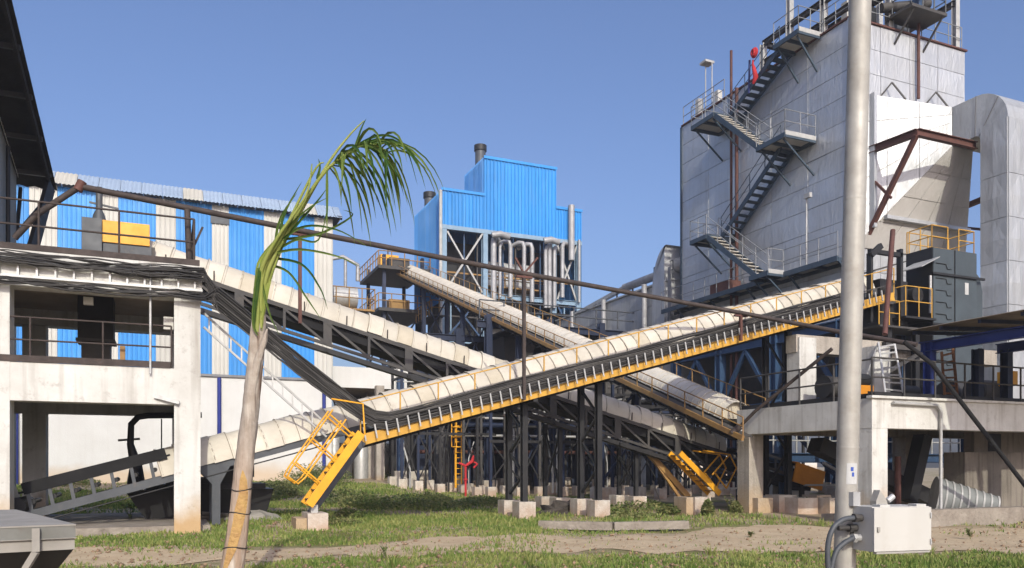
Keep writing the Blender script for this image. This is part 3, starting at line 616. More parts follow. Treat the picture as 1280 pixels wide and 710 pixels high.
def pipe_rack(u0, u1, v, h, step, label, seed):
    rs = np.random.RandomState(seed); t = thing('pipe_rack', label, 'steel frame', ((u0 + u1) / 2, v, 0)); n = int((u1 - u0) / step)
    pm = MB().box(-.22, .22, -.22, .22, -.2, .5).mesh('pedestal', 'pedestal'); xs = [u0 + i * step + rs.uniform(-.25, .25) for i in range(n + 1)]
    for i, u in enumerate(xs):
        for dv in (0, 1.9):
            z = terrain(u, v + dv); MB().bar((u, v + dv, z + .45), (u, v + dv, h + rs.uniform(-.2, 1.2)), .13, .13).build('post', ('black', 'navy', 'dark_grey')[rs.randint(3)], t); place('pedestal', pm, t, (u, v + dv, z))
        MB().bar((u, v, h - .3), (u, v + 1.9, h - .3), .1, .12).build('cross_tie', 'black', t)
        if i and rs.rand() < .75: MB().bar((xs[i - 1], v - .07, .8), (u, v - .07, h * .5), .06, .06).bar((xs[i - 1], v - .02, h * .5), (u, v - .02, .8), .06, .06).build('cross_brace', 'black', t)
        if i and rs.rand() < .75: MB().bar((xs[i - 1], v - .07, h * .5), (u, v - .07, h - .4), .06, .06).build('cross_brace', 'dark_grey', t)
    for z in (h * .5, h - .2): MB().bar((u0 - .2, v - .05, z), (u1 + .2, v - .05, z), .1, .14).build('rail', 'black', t)
    for k in range(7):
        z = rs.uniform(h * .45, h + .3); a = rs.uniform(u0, u0 + 2); MB().tube([(a, v + rs.uniform(.1, 1.7), z), (rs.uniform(u1 - 3, u1), v + rs.uniform(.1, 1.7), z)], rs.uniform(.04, .11), 6).build('pipe', ('black', 'dark_grey', 'navy', 'galv', 'rust')[rs.randint(5)], t)
    for k in range(int(n * 1.3)):
        a = rs.uniform(u0, u1); MB().tube([(a, v + 1, .1), (a, v + 1, rs.uniform(1, 2.5)), (a + rs.uniform(-.6, .6), v + 1.2, rs.uniform(2.5, h))], rs.uniform(.03, .07), 6).build('pipe_drop', ('black', 'dark_grey', 'galv')[rs.randint(3)], t)
pipe_rack(15.2, 28.6, 37.6, 5.6, 1.25, 'dense black pipe rack with thin braced posts behind the front trestles', 31)
pipe_rack(11.4, 16.8, 41.6, 6.6, 1.15, 'thin braced steel pipe rack beside the yellow caged ladder', 32)
pipe_rack(20.5, 27.2, 32.6, 4.6, 1.45, 'low dark pipe rack under the far conveyor near the bare platform column', 33)
# caged ladder (yellow) in front of it
lad = thing('caged_ladder', 'yellow caged ladder rising beside the red hydrant under the conveyors', 'ladder', (15, 43, 0))
p = on_v(577, 602, 42.6); q = on_v(569, 602, 42.6); ztop = on_v(573, 440, 42.6).z
MB().box(p.x - .05, p.x + .05, 42.5, 42.6, .3, ztop).box(q.x - .05, q.x + .05, 42.5, 42.6, .3, ztop).build('side_rail', 'yellow', lad)
rm = MB().box(q.x, p.x, 42.53, 42.57, -.02, .02).mesh('rung', 'yellow')
for i in range(int(ztop / .3)): place('rung', rm, lad, (0, 0, .5 + i * .3))
hm = MB()
for i in range(9):
    z = 2.6 + i * .55; hm.tube([(p.x, 42.5, z), (p.x - .05, 42.05, z), ((p.x + q.x) / 2 - .4, 41.85, z), (q.x - .35, 42.1, z), (q.x, 42.5, z)], .035, 6)
for du, dv in ((-.05, -.45), (-.55, -.6), (-.75, -.35)): hm.tube([(p.x + du, 42.5 + dv, 2.6), (p.x + du, 42.5 + dv, 7.0)], .03, 6)
hm.build('cage', 'yellow', lad)
# far pale boundary wall and a far building glimpsed under the steelwork
fw = thing('boundary_wall', 'far pale boundary wall glimpsed between the steel columns', 'wall', (30, 82, 0))
wmesh = MB().box(0, 2.95, 0, .2, -.3, 2.6).mesh('wall_panel', 'white_wall')
for i in range(30): place('wall_panel', wmesh, fw, (-10 + i * 3.0, 82, .2))
op = on_v(788, 566, 70); tp = thing('hanging_tarpaulin', 'small orange tarpaulin hanging far back between dark columns', 'tarpaulin', op)
MB().box(op.x - .45, op.x + .45, 69.9, 70, op.z - 1.3, op.z + 1.4).build('sheet', 'orange_far', tp)
MB().tube([(op.x - .7, 69.95, op.z + 1.5), (op.x + .7, 69.95, op.z + 1.5)], .05).tube([(op.x - .7, 69.95, -.2), (op.x - .7, 69.95, op.z + 1.5)], .05).build('frame', 'rail_grey', tp)

# ------------------------------------------------------------------ aluminium-clad boiler house
def panel_mesh(w, h, m, axis, brk=0.035, dia=False):
    """cross-broken cladding panel, pressed out towards the viewer; plane v (axis u) or u (axis v)"""
    e = .008; f = []; pts = [(e, e, 0), (w - e, e, 0), (w - e, h - e, 0), (e, h - e, 0), (e * 1.5, e * 1.5, .03), (w - e * 1.5, e * 1.5, .03), (w - e * 1.5, h - e * 1.5, .03), (e * 1.5, h - e * 1.5, .03)]
    f = [(0, 1, 5, 4), (1, 2, 6, 5), (2, 3, 7, 6), (3, 0, 4, 7)]
    if dia:
        pts += [(w / 2, h / 2, .03 + brk), (w / 2, e * 1.5, .03 + brk * .1), (w - e * 1.5, h / 2, .03), (w / 2, h - e * 1.5, .03 + brk * .1), (e * 1.5, h / 2, .03)]
        f += [(4, 9, 12), (9, 5, 10), (10, 6, 11), (11, 7, 12), (12, 9, 8), (9, 10, 8), (10, 11, 8), (11, 12, 8)]
    else:
        pts += [(w / 2, h / 2, .03 + brk)]; f += [(4, 5, 8), (5, 6, 8), (6, 7, 8), (7, 4, 8)]
    if axis == 'u': vs = [(a, -d, z) for a, z, d in pts]
    else: vs = [(-d, a, z) for a, z, d in pts]; f = [tuple(reversed(x)) for x in f]
    return MB().add(vs, f).mesh('cladding_panel', m)
def boiler_house():
    u0, u1, v0, v1, zb, zt = 27.5, 34.8, 26.3, 38.7, 8.0, 21.2
    t = thing('boiler_house', 'tall silver aluminium-clad boiler house with zigzag stairs on its side', 'boiler house', (31, 32, 0))
    MB().box(u0 + .05, u1 - .05, v0 + .05, v1, zb, zt).build('casing', 'seam', t)
    H = 1.1; rows = 12
    def face(axis, a0, a1, plane, cols, hole=None):
        w = (a1 - a0) / cols; ms = [panel_mesh(w, H, 'alu', axis, b, d) for b, d in ((.03, False), (.014, False), (.022, True), (-.012, False))]
        for r in range(rows):
            z = zt - (r + 1) * H
            for c in range(cols):
                me = ms[(r * 7 + c * 3 + (r * c) % 3) % 4]
                loc = (a0 + c * w, plane, z) if axis == 'u' else (plane, a0 + c * w, z)
                place('cladding_panel', me, t, loc, Matrix.Rotation(random.uniform(-.006, .006), 3, 'Z'))
    face('v', v0, v1, u0 + .03, 5); face('u', u0 + .02, u1, v0 + .03, 4)
    MB().box(u0 - .06, u0 + .06, v0 - .06, v0 + .06, zb, zt + .03).build('corner_trim', 'alu', t)
    MB().box(u0 - .08, u1 + .08, v0 - .08, v1, zt + .01, zt + .08).build('roof_edge', 'redox', t)
    MB().box(u0 - .05, u0 + .05, v1 - .02, v1 + .12, zb, zt).build('corner_trim', 'stair_steel', t)
    # ash hoppers and support steel underneath
    for (a, b) in ((u0, 31.1), (31.2, u1)):
        MB().add([(a, v0 + .1, zb), (b, v0 + .1, zb), (b, v1, zb), (a, v1, zb), ((a + b) / 2 - .5, v0 + 4, 4.2), ((a + b) / 2 + .5, v0 + 4, 4.2), ((a + b) / 2 + .5, v1 - 5, 4.2), ((a + b) / 2 - .5, v1 - 5, 4.2)],
                 [(3, 2, 1, 0), (4, 5, 6, 7), (0, 1, 5, 4), (1, 2, 6, 5), (2, 3, 7, 6), (3, 0, 4, 7)]).build('ash_hopper', 'dark_grey', t)
    for u in (u0 - .4, 31.1, u1):
        for v in (v0, 30.5, 34.7, v1):
            MB().ibeam((u, v, 0.6), (u, v, zb), .4, .45, (0, 1, 0)).build('leg_column', 'steel_blue', t)
            MB().box(u - .45, u + .45, v - .45, v + .45, 0, .6).build('pedestal', 'pedestal', t)
    for z in (4.4, 7.7):
        MB().ibeam((u0 - .4, v0, z), (u0 - .4, v1, z), .3, .5).build('girder', 'steel_blue', t); MB().ibeam((u0 - .4, v0 - .05, z + .05), (u1, v0 - .05, z + .05), .3, .5).build('girder', 'steel_blue', t)
    for va, vb in ((v0, 30.5), (30.5, 34.7), (34.7, v1)):
        MB().bar((u0 - .45, va, 4.6), (u0 - .45, (va + vb) / 2, 7.4), .18, .18).bar((u0 - .45, vb, 4.6), (u0 - .45, (va + vb) / 2, 7.4), .18, .18).build('knee_brace', 'steel_blue', t)
        MB().bar((u0 - .5, va, .9), (u0 - .5, vb, 4.2), .14, .14).build('cross_brace', 'navy', t)
    # walkway along the side
    zw = 10.6
    w = MB().bar((u0 - 1.0, v0 - .3, zw - .1), (u0 - 1.0, v1 + .6, zw - .1), .08, .24).bar((u0 - .1, v0 - .3, zw - .1), (u0 - .1, v1 + .6, zw - .1), .08, .24).build('walkway', 'stair_steel', t)
    n = 9; wd = (v1 + .6 - v0 + .3) / n
    for i in range(n):
        a = v0 - .3 + i * wd
        MB().box(u0 - .95, u0 - .14, a + .12, a + wd - .05, zw - .06, zw - .0).build('deck_plate', 'grating', w); MB().box(u0 - .97, u0 - .12, a - .02, a + .1, zw - .2, zw - .05).build('cross_member', 'stair_steel', w)
        if i % 2 == 0: MB().bar((u0 - .95, a, zw - .2), (u0, a, zw - 1.1), .08, .08).build('bracket', 'stair_steel', w)
    railing(t, [(u0 - 1.0, v0 - .3, zw), (u0 - 1.0, 29.3, zw)], 'rail_mid', 1.05, 1.0, .019); railing(t, [(u0 - 1.0, 31.2, zw), (u0 - 1.0, v1 + .6, zw)], 'rail_mid', 1.05, 1.0, .019)
    # zigzag stairs: outer flights at u 25.6..26.4, inner flights at u 26.6..27.4
    def landing(v_a, v_b, z, ua=25.6, ub=27.4, sides='ofb'):
        l = MB().bar((ua, v_a, z - .1), (ua, v_b, z - .1), .07, .22).bar((ub, v_a, z - .1), (ub, v_b, z - .1), .07, .22).bar((ua, v_a, z - .1), (ub, v_a, z - .1), .07, .22).bar((ua, v_b, z - .1), (ub, v_b, z - .1), .07, .22).bar((ua, (v_a + v_b) / 2, z - .1), (ub, (v_a + v_b) / 2, z - .1), .07, .18).build('landing', 'stair_steel', t)
        for a, b in ((v_a, (v_a + v_b) / 2), ((v_a + v_b) / 2, v_b)): MB().box(ua + .05, ub - .05, a + .06, b - .06, z - .05, z + .0).build('deck_plate', 'grating', l)
        [MB().bar((ua + .1, vk, z - .2), (u0, vk, z - 1.6), .07, .07).build('strut', 'stair_steel', l) for vk in (v_a + .2, v_b - .2)]
        if 'f' in sides:
            railing(t, [(ub, v_a, z), (ua, v_a, z)], 'rail_mid', 1.05, .9, .02); MB().box(ua, ub, v_a - .04, v_a - .035, z - .1, z + .1).build('toe_plate', 'rail_grey', l)
        if 'o' in sides: railing(t, [(ua, v_a, z), (ua, v_b, z)], 'rail_mid', 1.05, .9, .02)
        if 'b' in sides: railing(t, [(ua, v_b, z), (ub, v_b, z)], 'rail_mid', 1.05, .9, .02)
    landing(29.3, 30.6, zw, 25.6, 26.5, 'f')
    landing(33.9, 35.3, 13.5, sides='ob'); landing(28.2, 30.1, 16.6, sides='fo'); landing(33.3, 35.2, 19.55, sides='ob'); landing(28.0, 29.6, 21.3, 26.2, 27.6, sides='fo')
    for (za, va, zb_, vb, uu, n) in ((zw, 30.2, 13.5, 34.0, 25.65, 11), (13.5, 33.9, 16.6, 29.5, 26.55, 13), (16.6, 30.0, 19.55, 33.4, 25.65, 12), (19.55, 33.3, 21.3, 29.6, 26.55, 10)):
        stair(t, (uu, va, za - .05), (uu, vb, zb_ - .05), (1, 0, 0), .8, 'stair_steel', 'grating' if uu < 26 else 'stair_steel', n, .24)
        for uk in ((uu, uu + .8) if uu < 26 else (uu,)): railing(t, [(uk, va, za), (uk, vb, zb_)], 'rail_mid' if uu < 26 else 'stair_steel', 1.0, 1.2, .02)
    # roof rails and open roof frame
    railing(t, [(u0 + .1, 35.0, zt + .08), (u0 + .1, v1, zt + .08)], 'rail_mid', 1.1, 1.0, .021); railing(t, [(u0 + .1, v0 + .1, zt + .08), (u0 + .1, 28.0, zt + .08)], 'rail_mid', 1.1, 1.0, .021)
    railing(t, [(u0 + .1, v0 + .1, zt + .08), (u1 - .1, v0 + .1, zt + .08)], 'rail_mid', 1.1, .9, .021)
    zf = 23.1
    for (u, v, h) in ((u0 + .5, 32.4, zf), (u0 + .5, 30.5, 25.5), (u0 + .5, 28.3, 25.5), (u0 + .5, v0 + .3, 26), (30.2, v0 + .3, 26), (u1 - .25, v0 + .3, 26), (u1 - .3, 31, 26)):
        MB().ibeam((u, v, zt), (u, v, h), .26, .26, (0, 1, 0)).build('roof_post', 'rail_grey', t)
    for p, q in (((u0 + .5, 32.4, zf), (u0 + .5, v0, zf)), ((u0 + .5, 32.4, 22.1), (u0 + .5, v0, 22.1)), ((u0 + .5, 32.4, zf), (u0 + 1.8, 32.4, zf)), ((u0 + 1.8, 32.5, 22.6), (u0 + 1.8, v0 - .2, 22.6)), ((u1 - .3, v0 + .3, 23.6), (u1 - .3, 34, 23.6)), ((u0, v0 + .3, 25.5), (u1, v0 + .3, 25.5)), ((30.2, v0 + .3, 23.1), (30.2, 31, 23.1))):
        MB().ibeam(p, q, .2, .26).build('roof_beam', 'dark_grey', t)
    for (u, v, s, h, m) in ((u0 + 1.0, 27.4, .35, 1.6, 'box_paint'), (u0 + .9, 29.0, .3, 1.1, 'grey'), (31.4, 27.2, .8, 1.2, 'grey'), (29.6, 27.2, .5, 1.5, 'black'), (33.9, 27.3, .4, .9, 'box_paint'), (u0 + .3, 35.8, .3, 1.0, 'box_paint'), (u0 + .35, 37.6, .3, 1.3, 'box_paint')):
        MB().box(u, u + s, v, v + s, zt + .08, zt + h).build('roof_cabinet', m, t)
    # bracketed hoist platform over the front face
    b = MB().box(30.0, 32.2, v0 - 1.1, v0 + .3, zt + .55, zt + .68).build('hoist_platform', 'dark_grey', t)
    [MB().bar((uk, v0 - 1, zt + .5), (uk, v0, zt - .6), .07, .07).build('strut', 'dark_grey', b) for uk in (30.2, 32.0)]
    railing(b, [(30.0, v0 - .05, zt + .68), (30.0, v0 - 1.05, zt + .68), (32.15, v0 - 1.05, zt + .68), (32.15, v0 - .05, zt + .68)], 'grey', 1.1, .8, .03)
    MB().box(30.75, 31.05, v0 - .8, v0 - .5, zt + .7, 24.5).build('hoist_mast', 'steel_blue', b); MB().tube([(29.6, v0 + .2, zt + 1.0), (31.9, v0 - .4, zt + 1.4)], .22).build('hoist_motor', 'dark_grey', b)
    p = on_v(1147, 40, v0 - .1); q = on_v(1147, 124, v0 - .1); MB().tube([(p.x, v0 - .15, zt + .6), (p.x, v0 - .15, q.z)], .07).build('drain_pipe', 'redox', t)
    for px in (1115, 1170):
        c = on_v(px, 103 if px < 1150 else 115, v0 - .3); MB().bar(c, (c.x - .35, v0, c.z - .55), .06, .06).bar(c, (c.x + .5, v0 - .6, c.z - .8), .06, .06).build('lifting_lug', 'dark_grey', t)
    # red riser pipe up the side
    k = on_u(914, 300, u0 - .2); MB().tube([(k.x, k.y, .3), (k.x, k.y, zt + 2.2)], .07).tube([(k.x - .05, k.y - .5, .3), (k.x - .05, k.y - .5, zt)], .09).build('riser_pipe', 'redox', t)
    MB().box(u0 - .95, u0 - .15, k.y - .7, k.y + .8, zw - .02, zw + .55).build('valve_box', 'redox', t)
    k = on_u(1008, 245, u0 - .9); MB().tube([(u0 - .9, k.y, zw), (u0 - .9, k.y, k.z)], .035).box(u0 - 1.05, u0 - .9, k.y - .35, k.y, k.z - .15, k.z + .05).build('lamp_post', 'rail_grey', t)
    for px in (882, 890):
        k = on_u(px, 80, u0 + .3); MB().tube([(k.x, k.y, zt), (k.x, k.y, k.z + .1)], .03).build('lightning_rod', 'rail_grey', t)
    k = on_u(884, 80, u0 + .3); MB().box(k.x - .3, k.x + .3, k.y - .25, k.y + .3, k.z, k.z + .12).build('flood_lamp', 'rail_grey', t)
    # flue hood on the front face, leaning out to the duct
    W = [(27.75, v0 - .02, 18.0), (27.75, v0 - .02, 11.2), (34.75, v0 - .02, 11.2), (34.75, v0 - .02, 18.0)]; F = [(31.65, 24.55, 17.3), (31.65, 24.55, 15.6), (32.95, 24.55, 15.6), (32.95, 24.55, 17.3)]
    h = MB().add(W + F, [(0, 1, 5, 4), (2, 3, 7, 6), (0, 4, 7, 3), (4, 5, 6, 7), (3, 2, 1, 0), (1, 2, 6, 5)]).build('flue_hood', 'hood', t)
    W = [Vector(x) for x in W]; F = [Vector(x) for x in F]
    def lerp2(a, b, c, d, s, r): return a.lerp(b, s).lerp(d.lerp(c, s), r)
    nrm = (F[2] - W[1]).cross(W[2] - W[1]).normalized()
    if nrm.z > 0: nrm = -nrm
    for i in range(4):                       # underside plates
        for j in range(4):
            e = .003; c = [W[1].lerp(W[2], s).lerp(F[1].lerp(F[2], s), r) + nrm * .02 for s, r in ((i / 4 + e, j / 4 + e), ((i + 1) / 4 - e, j / 4 + e), ((i + 1) / 4 - e, (j + 1) / 4 - e), (i / 4 + e, (j + 1) / 4 - e))]
            MB().prism(c, nrm * .02).build('hood_plate', 'hood', h)
    a_ = W[1].lerp(F[1], .30); b_ = W[2].lerp(F[2], .30); MB().bar(a_ + nrm * .12, b_ + nrm * .12, .2, .16).build('stiffener', 'alu', h)
    nl = (W[1] - W[0]).cross(F[0] - W[0]).normalized()
    if nl.y > 0: nl = -nl
    for i in range(3):
        for j in range(5):
            e = .003; c = [W[1].lerp(W[0], r).lerp(F[1].lerp(F[0], r), s) + nl * .015 for s, r in ((i / 3 + e, j / 5 + e), ((i + 1) / 3 - e, j / 5 + e), ((i + 1) / 3 - e, (j + 1) / 5 - e), (i / 3 + e, (j + 1) / 5 - e))]
            MB().prism(c, nl * .02).build('hood_plate', 'alu_dull', h)
    MB().bar(W[0].lerp(F[0], .18) + nl * .12, W[1].lerp(F[1], .18) + nl * .12, .16, .3).build('stiffener', 'alu', h)
    # cantilevered red-oxide bracket
    MB().ibeam((28.4, v0, 15.45), (28.4, 23.6, 15.3), .22, .3).ibeam((28.4, 23.6, 15.3), (31.9, 23.6, 15.3), .22, .3).bar((28.4, 23.65, 15.2), (28.4, v0, 11.5), .18, .18).bar((28.4, 24.9, 13.0), (28.4, v0, 14.6), .1, .1).build('cantilever_bracket', 'redox', t)
    MB().bar((34.9, 26.4, 13.9), (34.2, 22.9, 13.9), .22, .22).bar((34.9, 26.4, 12.9), (34.2, 22.9, 11.6), .12, .12).bar((34.8, 26.2, 8.2), (34.2, 22.9, 9.6), .22, .22).build('duct_support', 'redox', t)
    return t
boiler_house()

def flue_duct():
    t = thing('flue_duct', 'big silver clad flue duct bending down beside the boiler at right', 'duct', (34, 23.3, 0))
    u0, u1 = 31.65, 34.2
    outer = [(24.6, 17.3)]; inner = [(24.6, 15.6)]
    for k in range(0, 9):
        a = R(90 + k * 90 / 8); outer.append((23.4 + 1.4 * math.cos(a), 15.9 + 1.4 * math.sin(a))); inner.append((23.45 + .25 * math.cos(a), 15.35 + .25 * math.sin(a)))
    zs = [13.6, 11.8, 10.0, 8.2, 6.4, 3.8]
    for z in zs: outer.append((22.0, z)); inner.append((23.2, z))
    for i in range(len(outer) - 1):
        (a, za), (b, zb) = outer[i], outer[i + 1]; (c, zc), (d, zd) = inner[i], inner[i + 1]; g = .012
        if i == 0: segs = [(i, i + 1)]
        vs = [(u0, a, za), (u0, b, zb), (u0, d, zd), (u0, c, zc), (u1, a, za), (u1, b, zb), (u1, d, zd), (u1, c, zc)]
        MB().add(vs, [(0, 1, 2, 3), (7, 6, 5, 4), (0, 4, 5, 1), (2, 6, 7, 3)]).build('duct_section', 'alu_dull', t)
        if i >= 9:                          # cross-broken cladding panels on the straight drop
            h = za - zb; pm = panel_mesh(1.2, h, 'alu_dull', 'v', .06, True); place('cladding_panel', pm, t, (u0 - .005, 22.0, zb))
            for k in range(2): place('cladding_panel', panel_mesh(1.275, h, 'alu_dull', 'u', .05, True), t, (u0 + k * 1.275, 22.0 - .005, zb))
    for i in (1, 5): 
        (a, za), (c, zc) = outer[i], inner[i]; MB().bar((u0 - .015, a, za), (u0 - .015, c, zc), .02, .03).build('seam_strip', 'seam', t)
flue_duct()

def precipitator():
    u, v0, v1, zb, zt = 27.3, 39.6, 54.5, 5.5, 12.5
    t = thing('dust_precipitator', 'long grey panelled dust precipitator casing left of the boiler', 'precipitator', (30, 47, 0))
    MB().box(u + .06, u + 6, v0, v1, zb, zt).build('casing', 'seam', t)
    ms = [panel_mesh(2.48, 1.16, 'alu_dull', 'v', b, False) for b in (.03, .015, .04)]
    for r in range(6):
        for c in range(6): place('cladding_panel', ms[(r + c * 2) % 3], t, (u + .04, v0 + c * 2.483, zb + r * 1.166))
    MB().box(u + .06, u + 6, v0 - .05, v0 - .01, zb, zt).build('end_cladding', 'alu_dull', t)
    for v in (42.0, 47.0, 51.5): MB().tube([(u - .25, v, zb), (u - .25, v, zt + .2)], .17).build('downpipe', 'silver_pipe', t)
    for i in range(4):
        v = 41 + i * 4; MB().ibeam((u, v, .6), (u, v, zb), .4, .4, (0, 1, 0)).build('leg_column', 'navy', t)
    MB().box(u - .1, u + 6.1, v0 - .1, v1 + .1, zt, zt + .1).build('roof_edge', 'alu_dull', t)
    MB().tube([(u + .8, v0 + 1, zt + .9), (u + .8, 46, zt + .9)], .28).tube([(u + .8, v0 + 1, zt + 1.0), (u + .8, v0 - 1, zt + 1.0)], .45, 12).build('bypass_pipe', 'silver_pipe', t)
    MB().bar((u + .8, 46, zt + .9), (u + .8, 54, zt + .2), .3, .25).build('bypass_ramp', 'alu_dull', t)
    for v in (42, 45, 47): MB().tube([(u + .8, v, zt), (u + .8, v, zt + .8)], .06).build('pipe_leg', 'grey', t)
    railing(t, [(u + .2, v0, zt + .1), (u + .2, v0 + 2, zt + .1)], 'grey', 1.1, 1, .03)
precipitator()
# rounded silver duct between boiler and precipitator
rd = thing('bend_duct', 'rounded silver duct elbow rising behind the back corner of the boiler', 'duct', (28, 40, 8))
pts = [(math.cos(R(a)) * 1.5, math.sin(R(a)) * 2.6) for a in range(90, 181, 12)]
poly = [(27.1, 39.9, 14.6)] + [(27.1, 39.7 + .9 - x * 1.0 - .9, 12 + y) for x, y in pts] + [(27.1, 41.2, 8), (27.1, 39.9, 8)]
MB().prism(poly, (1.6, 0, 0)).build('elbow', 'alu', rd)
MB().box(27.06, 27.1, 39.2, 39.5, 9, 13.2).build('expansion_joint', 'seam', rd)

# ------------------------------------------------------------------ right concrete platform
def right_platform():
    t = thing('concrete_platform', 'low whitewashed concrete platform on thick columns at right, carrying machinery', 'platform', (22, 19, 0))
    u0, v0, z1, z0 = 18.15, 16.56, 3.5, 2.66
    for (u, v, w) in ((u0, v0, .6), (u0, 21.7, .6), (25.5, v0, .6), (25.5, 21.7, .6)):
        MB().box(u, u + w, v, v + .6, -.1, z0).build('column', 'whitewash' if v < 20 else 'concrete', t)
    MB().box(u0 - .012, 33, v0 - .012, v0 + .5, z0, z1).build('front_beam', 'whitewash', t)
    MB().box(u0 - .01, u0 + .5, v0 + .5, 22.32, z0, z1).build('side_beam', 'whitewash', t)
    MB().box(u0 + .5, 33, 21.8, 22.3, z0, z1 - .02).build('rear_beam', 'concrete', t)
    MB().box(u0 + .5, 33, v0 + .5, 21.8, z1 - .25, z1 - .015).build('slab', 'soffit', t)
    MB().box(u0 - .1, 33, v0 - .1, v0 + .1, z1, z1 + .07).build('edge_kerb', 'whitewash', t)
    railing(t, [(u0 + .05, 22.2, z1), (u0 + .05, v0 + .05, z1)], 'dark_grey', 1.1, 1.3, .028); railing(t, [(u0 + .05, v0 + .05, z1 + .05), (27, v0 + .05, z1 + .05)], 'dark_grey', 1.1, 1.35, .028)
    MB().box(u0 + .1, u0 + .14, v0, 22.2, z1, z1 + .15).box(u0, 30, v0 + .12, v0 + .15, z1 + .07, z1 + .2).build('toe_plate', 'black', t)
    # white pillar with lintel, wall piece behind
    p = on_v(1103, 490, 19.2); MB().box(p.x - .35, p.x + .35, 19.2, 19.9, z1, 5.5).build('pillar', 'whitewash', t)
    p = on_v(1012, 490, 21.2); MB().box(p.x - .45, p.x + .3, 21.2, 21.8, z1, 6.0).build('pillar', 'whitewash', t)
    MB().box(p.x - .5, 30, 21.3, 21.8, 5.5, 6.1).build('lintel', 'concrete', t)
    # down pipe
    p = on_v(1176, 500, v0 - .1); MB().tube([(p.x - 1.9, v0 - .1, z1 - .12), (p.x - .15, v0 - .1, z1 - .14), (p.x, v0 - .1, z1 - .3), (p.x, v0 - .1, .2)], .05).build('drain_pipe', 'galv', t)
right_platform()
pl = thing('low_kerb_wall', 'low concrete kerb wall beneath the right platform beside the track', 'wall', (24, 16, 0))
a = on_z(1162, 656, 0); MB().box(a.x - .5, 40, a.y - .25, a.y + .15, -.1, .42).build('kerb', 'kerbstone', pl)
MB().box(a.x - .5, 40, a.y + .15, a.y + 3.4, -.1, .12).build('apron', 'kerbstone', pl)
tk = thing('concrete_tank', 'stained concrete tank with vertical drip marks under the right platform', 'tank', (27.5, 19.5, 0))
q = on_v(1206, 600, 18.6)
MB().box(q.x, q.x + 6, 18.6, 19.4, .1, 2.05).build('wall', 'tank', tk); MB().box(q.x + 1.0, q.x + 6, 19.0, 19.4, 2.05, 3.2).build('upper_wall', 'tank', tk)
MB().box(q.x + 1.7, q.x + 2.3, 18.95, 19.02, 2.1, 2.7).build('opening_shade', 'black', tk)  # black plate painted as the unlit inside of a hole
rp = thing('ribbed_pipe', 'large grey ribbed pipe lying on the slab beneath the right platform', 'pipe', (22, 17.5, .5))
A = on_v(1168, 630, 18.0); B_ = on_v(1240, 648, 16.9)
A = Vector((A.x, 18.0, .62)); B_ = Vector((B_.x + .2, 16.9, .36))
MB().tube([A, B_], [.62, .28], 20).build('barrel', 'ribbed', rp)
for i in range(9):
    s = i / 8; c = A.lerp(B_, s); d = (B_ - A).normalized(); r = .62 + (.28 - .62) * s + .035
    MB().tube([c - d * .025, c + d * .025], r - .012, 20).build('rib', 'rail_grey', rp)

